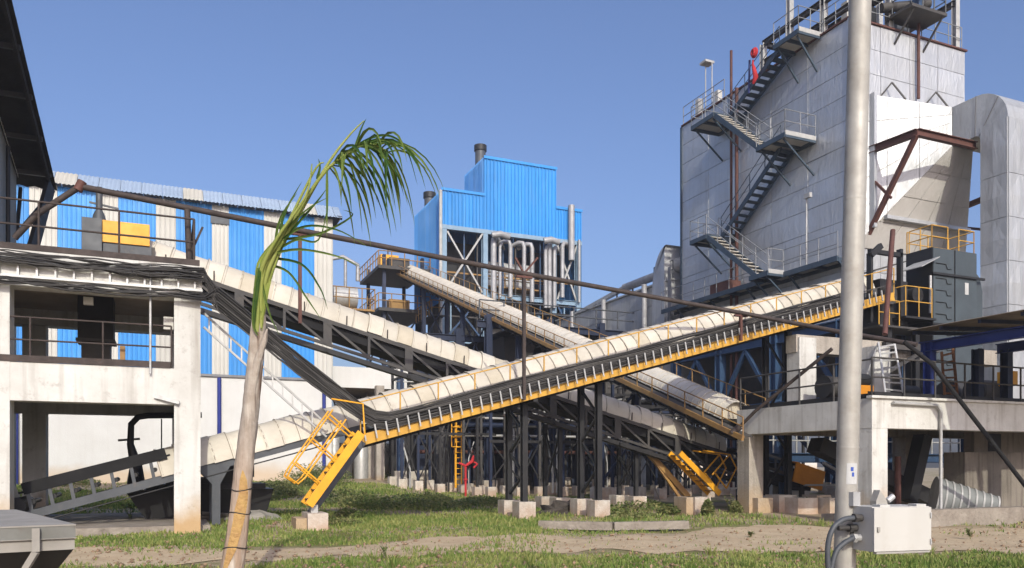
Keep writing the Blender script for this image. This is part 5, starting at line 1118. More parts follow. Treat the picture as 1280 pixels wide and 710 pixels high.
for px, w, h, m, v, lab in ((1081, .75, .62, 'orange', 18.6, 'orange machine guard beside the white pillar on the right platform'), (1142, .9, .45, 'orange', 19.5, 'low orange motor guard behind the step ladder on the right platform'), (1268, .35, .5, 'yellow', 18.4, 'small yellow box on a post near the right edge of the platform')):
    c = on_v(px, 495, v); z0 = 3.5 if px < 1200 else 4.35
    g = thing('machine_guard', lab, 'guard', (c.x, v, 3.5)); MB().box(c.x - w / 2, c.x + w / 2, v, v + .5, z0, z0 + h).build('cover', m, g)
    if px > 1200: MB().tube([(c.x, v + .2, 3.48), (c.x, v + .2, z0)], .05).build('post', 'grey', g)
    else: MB().tube([(c.x - w / 2, v + .3, z0 + h + .18), (c.x + w / 2, v + .3, z0 + h + .18)], .22, 12).build('motor', 'black', g); MB().box(c.x - w / 2 - .05, c.x + w / 2 + .05, v + .05, v + .55, z0 - .02, z0 + .08).build('base_frame', 'dark_grey', g)
for px, v, s, lab in ((1232, 19.2, .5, 'round black electric motor on the right platform behind the canopy posts'), (1045, 20.2, .45, 'dark gear motor standing on the platform behind the street pole'), (1200, 20.5, .6, 'dark blower casing behind the timber ladder')):
    c = on_v(px, 480, v); g = thing('electric_motor', lab, 'motor', (c.x, v, 3.5))
    MB().tube([(c.x - s, v, 4.2), (c.x + s, v, 4.2)], s * .8, 16).build('body', 'dark_grey', g); MB().tube([(c.x - s - .12, v, 4.2), (c.x - s, v, 4.2)], s * .85, 16).build('fan_cowl', 'black', g); MB().box(c.x - s, c.x + s, v - s * .7, v + s * .7, 3.48, 3.75).build('base', 'black', g)
bo = thing('screw_conveyor', 'dark steel screw conveyor slanting down under the right platform', 'conveyor', (22, 19.5, 0))
MB().bar((20.0, 20.6, 2.3), (24.4, 20.0, .5), .7, .5).build('trough', 'black', bo); MB().bar((23.6, 19.4, 2.6), (22.9, 19.4, .4), .45, .4).build('chute', 'black', bo); MB().tube([(22.2, 19.2, .1), (22.2, 19.2, 1.9)], .1).build('leg', 'redox', bo)
# steelwork glimpsed under the platform
sw = thing('rear_walkway', 'blue steel walkway with white rails seen under the right platform', 'walkway', (27, 27, 0))
MB().ibeam((20.5, 25.3, 1.9), (33, 25.3, 1.9), .3, .4).build('girder', 'steel_blue', sw)
for u in (22.8, 26.5, 30): MB().ibeam((u, 25.1, .1), (u, 25.1, 4), .35, .35, (0, 1, 0)).build('column', 'steel_blue', sw)
railing(sw, [(20.5, 25.2, 2.1), (33, 25.2, 2.1)], 'rail_grey', 1.0, .6, .035)
MB().bar((24.5, 24.8, 1.7), (27.5, 24.8, .4), .1, .1).bar((23.5, 24.8, .8), (27, 24.8, .8), .08, .08).build('brace', 'rail_grey', sw)
MB().box(23.4, 25.4, 26.5, 27.2, .2, 1.6).build('cabinet', 'box_paint', sw)
for i, px in enumerate((957, 985, 1010, 1030, 1048)):
    c = on_z(px, 641 - i % 2, 0); w = .32 + .06 * (i % 3)
    MB().box(c.x - w, c.x + w, c.y, c.y + .7, -.1, .5 + .08 * (i % 2)).build('footing_block', 'pedestal' if i % 3 else 'concrete', None, label=('first', 'second', 'third', 'fourth', 'fifth')[i] + ' low concrete footing block right of the bare platform column, counted rightwards', cat='footing', group='footing blocks under the right platform')

# ================================================================== FOREGROUND AND SMALL THINGS
# ---- leaning street pole with control box
def street_pole():
    T = 5.25
    t = thing('street_pole', 'slightly leaning grey steel lamp pole in the right foreground', 'pole', at(1050, 894, T))
    n = 14; pts = []; rad = []
    for i in range(n + 1):
        y = 905 - i * 68; px = 1057.5 + (640 - y) * .0278; pts.append(at(px, y, T)); rad.append(.0695 if i < n else .068)
    MB().tube(pts, rad, 28).build('shaft', 'pole', t)
    for y in (250, 560): MB().tube([at(1057.5 + (640 - y - 2) * .0278, y + 2, T), at(1057.5 + (640 - y) * .0278, y, T), at(1057.5 + (640 - y + 2) * .0278, y - 2, T)], [.0697, .0712, .0697], 28).build('weld_seam', 'pole', t)
    c = at(1066, 456, T); d = sight(1060, 456).normalized(); rgt = Vector((CT, -ST, 0))
    st = MB()   # curved sticker with a blue mark
    f = -Vector((d.x, d.y, 0)).normalized(); rgt = Vector((-f.y, f.x, 0))
    def arc(z0, z1, a0, a1, r, px):
        vs = []
        for k in range(7):
            an = a0 + (a1 - a0) * k / 6; v = (f * math.cos(an) + rgt * math.sin(an)) * r
            vs += [Vector((px.x, px.y, z0)) + v, Vector((px.x, px.y, z1)) + v]
        lean = Vector((CT, -ST, 0)) * .0278; vs = [p + lean * (p.z - px.z) for p in vs]; return vs, [(2 * k, 2 * k + 2, 2 * k + 3, 2 * k + 1) for k in range(6)]
    za = at(1064, 605, T).z; zb = at(1064, 579, T).z; axis = at(1057.5 + (640 - 592) * .0278, 592, T)
    s = MB().add(*arc(za, zb, -.05, .95, .0725, axis)).build('sticker', 'paper', t)
    MB().add(*arc(za + .085, zb - .025, .3, .55, .0735, axis)).add(*arc(za + .05, zb - .06, .42, .62, .0737, axis)).build('printed_mark', 'inkblue', s)
    b = at(1056, 624, T); MB().box(b.x - .03, b.x + .03, b.y - .1, b.y - .06, b.z - .04, b.z + .05).build('bolt_plate', 'galv', t)
    return t
street_pole()
def control_box():
    T = 5.0
    t = thing('control_box', 'pale grey steel junction box clamped to the leaning pole', 'box', at(1110, 690, T))
    # box corners: left side 1060-1090, front 1090-1161, turned so that its left flank shows
    A = at(1090, 690, T); Bp = at(1161, 690, T * 1.025); C = at(1058, 686, T * 1.05)
    A.z = Bp.z = C.z = at(1100, 690, T).z; h = Vector((0, 0, at(1100, 634, T).z - A.z)); e1 = Bp - A; e2 = C - A
    body = MB().prism([A, A + e1, A + e1 + e2, A + e2], h).build('enclosure', 'box_paint', t)
    o = -e2.normalized() * .012
    door = MB().prism([A + e1 * .0 + o * .2 + h * .012, A + e1 + o * .2 + h * .012, A + e1 + o * .2 + h * .985, A + o * .2 + h * .985], o * 1.6).build('door', 'box_paint', t)
    MB().prism([A + o * 2.2 + e1 * .03 + h * .0, A + o * 2.2 + e1 * .97, A + e1 * .97 - o * .4, A + e1 * .03 - o * .4], Vector((0, 0, -.012))).build('drip_edge', 'pole', t)
    for s in (.14, .78): MB().prism([A + e1 * s + h * 1.0, A + e1 * (s + .17) + h, A + e1 * (s + .17) + e2 * .3 + h, A + e1 * s + e2 * .3 + h], Vector((0, 0, .014))).build('mounting_lug', 'box_paint', t)
    for z in (.2, .8): MB().tube([A + o * 2.2 + e1 * .985 + h * (z - .06), A + o * 2.2 + e1 * .985 + h * (z + .06)], .006, 8).build('hinge', 'galv', t)
    MB().prism([A + o * 1.9 + e1 * .045 + h * .45, A + o * 1.9 + e1 * .085 + h * .45, A + o * 1.9 + e1 * .085 + h * .56, A + o * 1.9 + e1 * .045 + h * .56], o * .8).build('latch', 'pole', t)
    mid = A + e1 * .33 + e2 * .55 + h
    MB().prism([mid, mid + e1 * .2, mid + e1 * .2 + Vector((0, 0, .03)), mid + e1 * .07 + Vector((0, 0, .1)), mid + Vector((0, 0, .03))], e2 * .25).build('clamp_bracket', 'pole', t)
    MB().tube([mid + e1 * .2 + Vector((0, 0, .03)), mid + e1 * .3 + Vector((0, 0, .06))], .02, 8).build('bolt', 'galv', t)
    # glands and cables on the left flank
    side = (C - A); out = (-e1).normalized()
    for k, (s, z, drop) in enumerate(((.4, .74, 1), (.6, .5, 0), (.45, .28, 1))):
        g = A + side * s + h * z; gl = MB().tube([g, g + out * .035], .024, 10).tube([g + out * .035, g + out * .06], .03, 6, smooth=False).build('cable_gland', 'dark_grey' if k < 2 else 'galv', t)
        if drop:
            p = [g + out * .05, g + out * .14 + Vector((0, 0, -.01)), g + out * .22 + Vector((0, 0, -.07)), g + out * .255 + Vector((0, 0, -.2)), g + out * .24 + Vector((0, 0, -.42)), g + out * .2 + Vector((0, 0, -.9)), Vector((g.x - .2, g.y, .0))]
            if k == 2: p = [g + out * .05, g + out * .12 + Vector((0, 0, -.03)), g + out * .19 + Vector((0, 0, -.1)), g + out * .23 + Vector((0, 0, -.3)), g + out * .22 + Vector((0, 0, -.8)), Vector((g.x - .2, g.y, .0))]
            from mathutils.geometry import interpolate_bezier
            q = [];
            for i in range(len(p) - 1):
                m0 = (p[i + 1] - p[max(0, i - 1)]) / 6; m1 = (p[min(len(p) - 1, i + 2)] - p[i]) / 6
                q += interpolate_bezier(p[i], p[i] + m0, p[i + 1] - m1, p[i + 1], 7)[:-1]
            MB().tube(q + [p[-1]], .017, 8).build('cable', 'grey', t)
        else: MB().tube([g + out * .05, g + out * .14], .016, 8).build('blank_conduit', 'dark_grey', t)
    cl_ = at(1063, 668, 5.25); MB().tube([cl_ + Vector((0, 0, -.02)), cl_ + Vector((0, 0, .03))], .078, 20).build('pole_clamp', 'dark_grey', t)
control_box()

# ---- steel skip, lower left corner
def skip_bin():
    t = thing('steel_skip', 'grey tapered steel hopper tray in the lower left corner', 'hopper', at(20, 760, 6))
    T = 6.0; z1 = at(60, 655, T).z; zr = z1 - .11; zs = z1 - .2
    a = at(95, 655, T); a.z = z1; b = at(-60, 668, T * .93); b.z = z1; c = at(20, 637, T * 1.32); c.z = z1; d = at(-150, 640, T * 1.25); d.z = z1
    top = [b, a, c, d]
    MB().prism(top, (0, 0, -.012)).build('cover_plate', 'hopper_top', t)
    ins = lambda k: [p + (sum(top, Vector()) / 4 - p) * k for p in top]
    def band(za, zb, k): q = ins(k); return [Vector((p.x, p.y, za)) for p in q], (0, 0, zb - za)
    MB().prism(*band(z1 - .013, z1 - .10, .004)).build('rim_band', 'hopper', t); MB().prism(*band(z1 - .10, z1 - .105, -.008)).build('rim_lip', 'hopper_top', t); MB().prism(*band(z1 - .105, z1 - .19, .012)).build('rim_band', 'hopper_top', t)
    up = [Vector((p.x, p.y, z1 - .19)) for p in ins(.02)]; lo = [Vector((p.x, p.y, .25)) for p in ins(.72)]
    MB().add(up + lo, [(3, 2, 1, 0), (4, 5, 6, 7), (0, 1, 5, 4), (1, 2, 6, 5), (2, 3, 7, 6), (3, 0, 4, 7)]).build('tapered_body', 'black', t)
    e = b.lerp(a, .66); f = b.lerp(a, .52); nn = (a - b).cross(Vector((0, 0, 1))).normalized()
    if nn.y > 0: nn = -nn
    MB().bar(Vector((e.x, e.y, z1 - .02)) + nn * .02, Vector((e.x, e.y, z1 - .19)) + nn * .03, .03, .05, (1, 0, 0)).bar(Vector((e.x, e.y, z1 - .19)) + nn * .03, Vector((f.x, f.y, z1 - .4)) + nn * -.05, .03, .045).bar(Vector((f.x, f.y, z1 - .4)) + nn * -.05, Vector((f.x - .1, f.y, .1)) + nn * -.05, .035, .04).build('bracket', 'hopper_top', t)
    for p in lo: MB().box(p.x - .05, p.x + .05, p.y - .05, p.y + .05, -.05, .26).build('leg', 'black', t)
skip_bin()

# ---- cut palm with one tuft of fronds
def palm():
    T = 10.0
    t = thing('palm_tree', 'freshly planted palm with bare split trunk and one drooping tuft of green fronds', 'tree', at(285, 745, T))
    def bark():
        m = mat('palm bark', (0.4, 0.35, 0.295), (0.28, 0.235, 0.19), 0.9, scale=7, bump=0.0, spot=0.3, spotc=(0.2, 0.14, 0.1))
        nt = m.node_tree; N = nt.nodes; L = nt.links; bs = N['Principled BSDF']; src = bs.inputs['Base Color'].links[0].from_socket
        g = N.new('ShaderNodeNewGeometry'); mp = N.new('ShaderNodeMapping'); mp.inputs['Scale'].default_value = (9, 9, .9); L.new(g.outputs['Position'], mp.inputs['Vector'])
        n = N.new('ShaderNodeTexNoise'); n.inputs['Scale'].default_value = 1.0; n.inputs['Detail'].default_value = 7; L.new(mp.outputs[0], n.inputs['Vector'])
        s = N.new('ShaderNodeSeparateXYZ'); L.new(g.outputs['Position'], s.inputs[0])
        r = N.new('ShaderNodeMapRange'); r.inputs[1].default_value = 1.65 + .55; r.inputs[2].default_value = .9; L.new(s.outputs[2], r.inputs[0])
        def band(lo, hi):
            k = N.new('ShaderNodeMapRange'); k.inputs[1].default_value = lo; k.inputs[2].default_value = hi; L.new(n.outputs['Fac'], k.inputs[0]); return k.outputs[0]
        def mul(a, b):
            x = N.new('ShaderNodeMath'); x.operation = 'MULTIPLY'; L.new(a, x.inputs[0]); L.new(b, x.inputs[1]); return x.outputs[0]
        def mix(f, a, b):
            x = N.new('ShaderNodeMix'); x.data_type = 'RGBA'; L.new(f, x.inputs[0]); L.new(a, x.inputs[6]); x.inputs[7].default_value = (*b, 1); return x.outputs[2]
        c = mix(mul(r.outputs[0], band(.3, .5)), src, (0.34, 0.245, 0.175)); c = mix(band(.6, .72), c, (0.15, 0.1, 0.07)); c = mix(band(.4, .3), c, (0.52, 0.46, 0.39))
        L.new(c, bs.inputs['Base Color'])
        bp = N.new('ShaderNodeBump'); bp.inputs['Strength'].default_value = .8; bp.inputs['Distance'].default_value = .03; mp2 = N.new('ShaderNodeMapping'); mp2.inputs['Scale'].default_value = (26, 26, 2.2); L.new(g.outputs['Position'], mp2.inputs['Vector']); n2 = N.new('ShaderNodeTexNoise'); n2.inputs['Scale'].default_value = 1.0; n2.inputs['Detail'].default_value = 6; L.new(mp2.outputs[0], n2.inputs['Vector']); L.new(n2.outputs['Fac'], bp.inputs['Height']); L.new(bp.outputs[0], bs.inputs['Normal'])
        return m
    M['bark'] = bark(); M['inner_wood'] = mat('exposed yellow wood', (0.46, 0.3, 0.1), (0.34, 0.2, 0.08), 0.75, scale=6, bump=.5, bscale=25, streak=.5, dirt=(.2, .09, .03))
    keys = [(275, 790, 16), (284, 740, 14.8), (293, 690, 13.6), (301, 630, 12.2), (308, 560, 11), (314, 500, 10.2), (320, 440, 9.8), (323, 405, 9), (326, 372, 6)]
    rs = np.random.RandomState(2); vs = []; n = 18; rows = 46; kk = np.array(keys, float)
    for i in range(rows + 1):
        y = 790 - (790 - 372) * i / rows; px = np.interp(-y, -kk[:, 1], kk[:, 0]); r = np.interp(-y, -kk[:, 1], kk[:, 2]) / 100; c = at(px, y, T)
        for j in range(n):
            a = 2 * math.pi * j / n; rr = r * (1 + .05 * math.sin(3 * a + i * .23) + .035 * math.sin(7 * a + i * .5) + rs.uniform(-.035, .035)); vs.append((c.x + rr * math.cos(a), c.y + rr * math.sin(a), c.z))
    tr = MB().add(vs, [(i * n + j, i * n + (j + 1) % n, (i + 1) * n + (j + 1) % n, (i + 1) * n + j) for i in range(rows) for j in range(n)], True).build('trunk', 'bark', t)
    # peeled yellow strip low on the near side
    f = -Vector((sight(295, 600).x, sight(295, 600).y, 0)).normalized(); rg = Vector((-f.y, f.x, 0)); vs = []
    for y, a0, a1 in ((588, -.2, -.1), (600, -.35, .35), (618, -.3, .62), (634, -.5, .6), (650, -.52, .5), (668, -.6, .3), (686, -.7, .1), (708, -.75, -.35)):
        px = np.interp(-y, -kk[:, 1], kk[:, 0]); r = np.interp(-y, -kk[:, 1], kk[:, 2]) / 100 * 1.075; c = at(px, y, T)
        for k in range(5): a = a0 + (a1 - a0) * k / 4; vs.append(c + (f * math.cos(a) + rg * math.sin(a)) * r)
    MB().add(vs, [(i * 5 + k, i * 5 + k + 1, (i + 1) * 5 + k + 1, (i + 1) * 5 + k) for i in range(7) for k in range(4)]).build('peeled_patch', 'inner_wood', tr)
    for y in (612, 641, 684):   # binding cord
        px = np.interp(-y, -kk[:, 1], kk[:, 0]); r = np.interp(-y, -kk[:, 1], kk[:, 2]) / 100 * 1.07; c = at(px, y, T)
        MB().tube([c + Vector((r * math.cos(a), r * math.sin(a), .015 * math.sin(a * 2 + y))) for a in np.linspace(0, 2 * math.pi, 21)], .007, 5, cap=False).build('cord', 'cable', tr)
    MB().tube([at(313, 500, T - .05), at(322, 450, T - .07), at(331, 424, T - .08), at(334, 411, T - .08)], [.05, .05, .035, .008], 8).build('split_stub', 'bark', tr)
    # stalks
    cr = MB()
    def spl(pts, n=14):
        P = [at(x, y, T + d) for x, y, d in pts]; out = []
        for i in range(len(P) - 1):
            p0 = P[max(0, i - 1)]; p1 = P[i]; p2 = P[i + 1]; p3 = P[min(len(P) - 1, i + 2)]
            for k in range(n):
                s = k / n; out.append(.5 * ((2 * p1) + (p2 - p0) * s + (2 * p0 - 5 * p1 + 4 * p2 - p3) * s * s + (3 * p1 - p0 - 3 * p2 + p3) * s ** 3))
        return out + [P[-1]]
    stalks = [[(322, 420, 0), (333, 345, -.05), (362, 285, -.1), (398, 225, -.15), (430, 194, -.2), (461, 180, -.2), (486, 190, -.15)],
              [(324, 410, .05), (340, 335, .05), (374, 268, .05), (410, 205, .05), (436, 170, .05), (455, 151, .05)],
              [(321, 415, -.06), (327, 340, -.1), (352, 295, -.15), (392, 215, -.2), (405, 203, -.2)],
              [(320, 410, 0), (325, 345, -.1), (345, 300, -.2), (382, 245, -.25), (390, 205, -.25)]]
    for s in stalks:
        q = spl(s, 8); cr = MB(); cr.tube(q, [.034 * (1 - .9 * i / (len(q) - 1)) + .004 for i in range(len(q))], 6); cr.build('frond_stalk', 'frond_stalk', t)
    def ribbon(mb, pts, w):
        n = len(pts); vs = []
        for i, p in enumerate(pts):
            d = (pts[min(n - 1, i + 1)] - pts[max(0, i - 1)]).normalized(); sd = d.cross(Vector((rs.uniform(-.2, .2) + .25, 1, .1))).normalized()
            k = w * (1 - (i / (n - 1)) ** 2.2) * (.55 + .45 * min(1, i / 2)); ctr = p
            fold = d.cross(sd) * k * .35
            vs += [p - sd * k / 2 + fold, p, p + sd * k / 2 + fold]
        mb.add(vs, [(3 * i + a, 3 * i + a + 1, 3 * i + a + 4, 3 * i + a + 3) for i in range(n - 1) for a in (0, 1)])
    main = spl(stalks[0], 12); lf = MB()
    for i in range(46):
        s = .56 + .44 * (i / 45); k = int(s * (len(main) - 1)); o = main[k]; sgn = 1 if i % 2 else -1
        L = rs.uniform(.75, 1.25) * (1.05 - .3 * max(0, s - .8)); out = Vector((CT, -ST, 0)) * rs.uniform(.03, .42) + Vector((ST, CT, 0)) * sgn * rs.uniform(.05, .55)
        pts = [o]; v = out * .35 + Vector((0, 0, rs.uniform(.0, .22))); st_ = L / 7
        for j in range(7):
            v = v + Vector((0, 0, -.13 - .05 * j * .5)) * 1.0; v = v.normalized() * (v.length * .3 + .7 * .6) if v.length > .01 else v
            pts.append(pts[-1] + v.normalized() * st_)
        ribbon(lf, pts, rs.uniform(.026, .045))
    lf.build('drooping_leaflets', 'frond', t)
    l2 = MB()      # upright folded leaves and stray blades
    strays = [[(330, 330, 0), (345, 300, -.1), (384, 262, -.15), (412, 246, -.1)], [(333, 325, 0), (372, 280, -.1), (398, 250, -.1), (408, 236, -.1)], [(338, 318, 0), (370, 300, -.1), (398, 300, -.15), (410, 255, -.1)],
              [(334, 318, 0), (375, 285, -.2), (420, 287, -.3), (462, 310, -.3)], [(330, 320, 0), (372, 312, -.2), (420, 320, -.3), (452, 334, -.3)], [(333, 322, .1), (376, 330, .1), (400, 360, .1), (410, 388, .1)], [(330, 330, .1), (360, 340, .1), (385, 375, .1), (402, 400, .1)],
              [(326, 345, 0), (330, 365, -.1), (338, 395, -.1), (350, 420, -.1)], [(420, 205, 0), (440, 190, 0), (452, 160, 0), (458, 148, 0)], [(396, 224, 0), (400, 210, 0), (398, 198, 0)], [(425, 196, -.1), (470, 175, -.2), (500, 185, -.3), (541, 218, -.3)], [(425, 196, -.1), (472, 170, -.2), (505, 182, -.3), (522, 232, -.35)],
              [(350, 290, 0), (358, 262, 0), (378, 226, 0)], [(344, 300, .1), (352, 270, .1), (372, 240, .1)], [(350, 300, 0), (400, 292, .1), (440, 270, .2), (428, 262, .2)]]
    for s in strays: ribbon(l2, spl(s, 6), .034)
    l2.build('stray_leaflets', 'frond', t)
    l3 = MB()
    for i in range(22):
        x = rs.uniform(-6, 6); y = rs.uniform(290, 345); ribbon(l3, spl([(324 + x * .5, y + rs.uniform(60, 90), rs.uniform(-.12, .1)), (326 + x, y + 35, rs.uniform(-.14, .1)), (334 + x + (345 - y) * .35, y, rs.uniform(-.1, .1)), (345 + x + (345 - y) * .5, y - 30, 0)], 5), .035)
    l3.build('sheath_leaves', 'frond_stalk', t)
    l4 = MB()
    for i in range(5):
        x = i * 1.6; ribbon(l4, spl([(322 + x * .6, 335, -.13), (318 + x * .5, 370, -.15), (316 + x * .3, 405, -.15), (322 + x * .2, 420, -.14)], 5), .035)
    l4.build('hanging_sheath', 'frond', t)
palm()

# ---- red hydrant valve
hy = thing('hydrant_valve', 'red fire hydrant valve on a standpipe before the dark steelwork', 'hydrant', on_z(582, 612, 0))
hp = at(582, 600, 42); z0 = terrain(hp.x, hp.y)
MB().tube([(hp.x, hp.y, z0), (hp.x, hp.y, 1.5)], .06).tube([(hp.x, hp.y, .8), (hp.x, hp.y, .88)], .12).build('standpipe', 'redpaint', hy)
r_ = Vector((CT, -ST, 0)); c = Vector((hp.x, hp.y, 1.55))
MB().tube([c - r_ * .35 + Vector((0, 0, .15)), c, c + r_ * .35 + Vector((0, 0, .25)), c + r_ * .42 + Vector((0, 0, .55))], [.06, .08, .1, .05], 10).build('valve_body', 'redpaint', hy)
MB().tube([c + r_ * .45 + Vector((0, 0, .2)), c + r_ * .62 + Vector((0, 0, .1)), c + r_ * .42 + Vector((0, 0, -.1))], .06, 8).build('hose_outlet', 'redpaint', hy)
# ---- red hose bundle at the boiler stair head
hb = thing('hose_bundle', 'red fire hose bundle hung on the railing at the top of the boiler stairs', 'hose', on_u(943, 65, 26.2))
c = on_u(943, 66, 26.3); c2 = on_u(943, 92, 26.3)
MB().tube([c + Vector((0, .16 * math.cos(a), .19 * math.sin(a))) for a in np.linspace(0, 2 * math.pi, 17)], .07, 8, cap=False).tube([c + Vector((-.08, .1 * math.cos(a), .13 * math.sin(a))) for a in np.linspace(0, 2 * math.pi, 13)], .07, 8, cap=False).build('hose_roll', 'redpaint', hb)
MB().tube([c + Vector((0, .1, -.3)), c.lerp(c2, .5) + Vector((0, .12, 0)), c2 + Vector((0, .05, .3)), c2 + Vector((0, -.1, -.2)), c2 + Vector((0, .1, -.45))], [.04, .05, .09, .13, .06], 8).build('hose_tail', 'redpaint', hb)
MB().tube([c + Vector((0, .35, -.2)), c2 + Vector((0, .4, -.8))], .05).build('strap', 'royal', hb)

# ---- black steel trough beneath the left platform, gooseneck pipe
tr_ = thing('steel_trough', 'black stepped steel trough lying on the plinth under the left platform', 'trough', (0, 24, .2))
a = on_v(157, 640, 24.2); b = on_v(330, 640, 24.2)
MB().add([(a.x + .5, 23.8, .16), (b.x, 23.8, .16), (b.x, 25, .16), (a.x + .5, 25, .16), (a.x, 23.6, .95), (b.x + .2, 23.6, .95), (b.x + .2, 25.2, .95), (a.x, 25.2, .95)], [(0, 3, 2, 1), (4, 5, 6, 7), (0, 1, 5, 4), (1, 2, 6, 5), (2, 3, 7, 6), (3, 0, 4, 7)]).build('body', 'black', tr_)
MB().box(a.x + .5, b.x, 23.8, 25, .95, 1.1).box(a.x + 1.0, b.x - .4, 23.9, 25, 1.1, 1.28).build('stepped_top', 'black', tr_); MB().box(b.x - 1.3, b.x - .3, 23.9, 24.9, 1.28, 1.62).build('inlet', 'black', tr_)
gp = thing('gooseneck_pipe', 'dark bent vent pipe with tapered foot under the left platform', 'pipe', on_v(170, 575, 24.5))
q = on_v(170, 560, 24.5); MB().tube([(q.x, 24.5, 1.1), (q.x, 24.5, 1.6), (q.x - .14, 24.5, 2.2), (q.x - .12, 24.5, 2.75), (q.x + .05, 24.5, 2.95), (q.x + .3, 24.5, 3.0), (q.x + 1.7, 24.5, 3.05)], [.24, .16, .09, .085, .085, .085, .085], 12).build('pipe', 'black', gp); MB().bar((q.x - .45, 24.5, 2.3), (q.x + .1, 24.5, 2.35), .06, .06).tube([(q.x + .65, 24.2, .9), (q.x + .65, 24.2, 2.9)], .02, 6).build('bracket', 'dark_grey', gp)

# ---- stacked broken cement sheets beside the left column
for i in range(4):
    c = on_z(268 + i * 4, 655, 0); mb = MB(); vs = []; W = 1.35 - .12 * i
    for j in range(13):
        s = j / 12; dz = .035 * math.cos(j * math.pi)
        vs += [(c.x - .7 + .05 * i, c.y - .2 + s * .95, .06 + .085 * i + dz), (c.x - .7 + W, c.y - .3 + s * .95 + .1 * i, .10 + .07 * i + dz - .1)]
    mb.add(vs, [(2 * j, 2 * j + 1, 2 * j + 3, 2 * j + 2) for j in range(12)], True)
    mb.add([(x, y, z - .03) for x, y, z in vs], [(2 * j, 2 * j + 2, 2 * j + 3, 2 * j + 1) for j in range(12)], True)
    mb.build('cement_sheet', 'sheet_old', None, label=('bottom', 'second', 'third', 'top')[i] + ' corrugated cement sheet of the broken stack beside the left platform column', cat='roof sheet', group='stack of broken cement sheets')
def lump(name, c, rx, ry, rz, m, seed, **kw):
    r = np.random.RandomState(seed); vs = []; n, k = 12, 6
    for i in range(k + 1):
        for j in range(n):
            a = 2 * math.pi * j / n; b = .5 * math.pi * i / k; w = 1 + r.uniform(-.22, .22); vs.append((c[0] + rx * math.cos(a) * math.cos(b) * w, c[1] + ry * math.sin(a) * math.cos(b) * w, c[2] + rz * math.sin(b) * w - .04))
    MB().add(vs, [(i * n + j, i * n + (j + 1) % n, (i + 1) * n + (j + 1) % n, (i + 1) * n + j) for i in range(k) for j in range(n)]).build(name, m, None, **kw)
c = on_z(310, 655, 0); lump('sand_heap', (c.x, c.y + .6, 0), 1.2, .7, .35, 'hopper_top', 4, label='low pale heap of sand and cement beside the broken sheets', cat='heap')
c = on_z(694, 642, 0); lump('rubbish_heap', (c.x + .1, c.y, 0), .8, .45, .42, 'rubble', 5, label='black heap of scrap between the two trestle footings', cat='heap')
c = on_z(712, 640, 0); lump('rubbish_heap', (c.x + .05, c.y, 0), .4, .4, .45, 'rubble', 8, label='small dark scrap lump beside the right trestle footing', cat='heap')
# fallen concrete kerb pieces beside the track
for i, (x0, y0, x1, y1, m) in enumerate(((676, 661, 768, 663, 'concrete'), (769, 663, 862, 661, 'concrete'), (862, 640, 886, 642, 'rubble'))):
    if i == 2: continue
    p = on_z(x0, y0, 0); q = on_z(x1, y1, 0); MB().bar(p + Vector((0, .1, .1)), q + Vector((0, .1, .1)), .2, .2).build('kerb_beam', 'kerbstone', None, label=('weathered concrete beam lying in the grass left of the track edge', 'weathered concrete beam lying end to end with another, nearer the yellow stair')[i], cat='concrete beam', group='fallen concrete beams')
wk = on_z(826, 629, 0); MB().bar(wk, wk + Vector((-.35, .1, .95)), .05, .04).build('timber_stake', 'sheet_old', None, label='thin pale stake leaning in the weeds near the yellow stair', cat='stake')
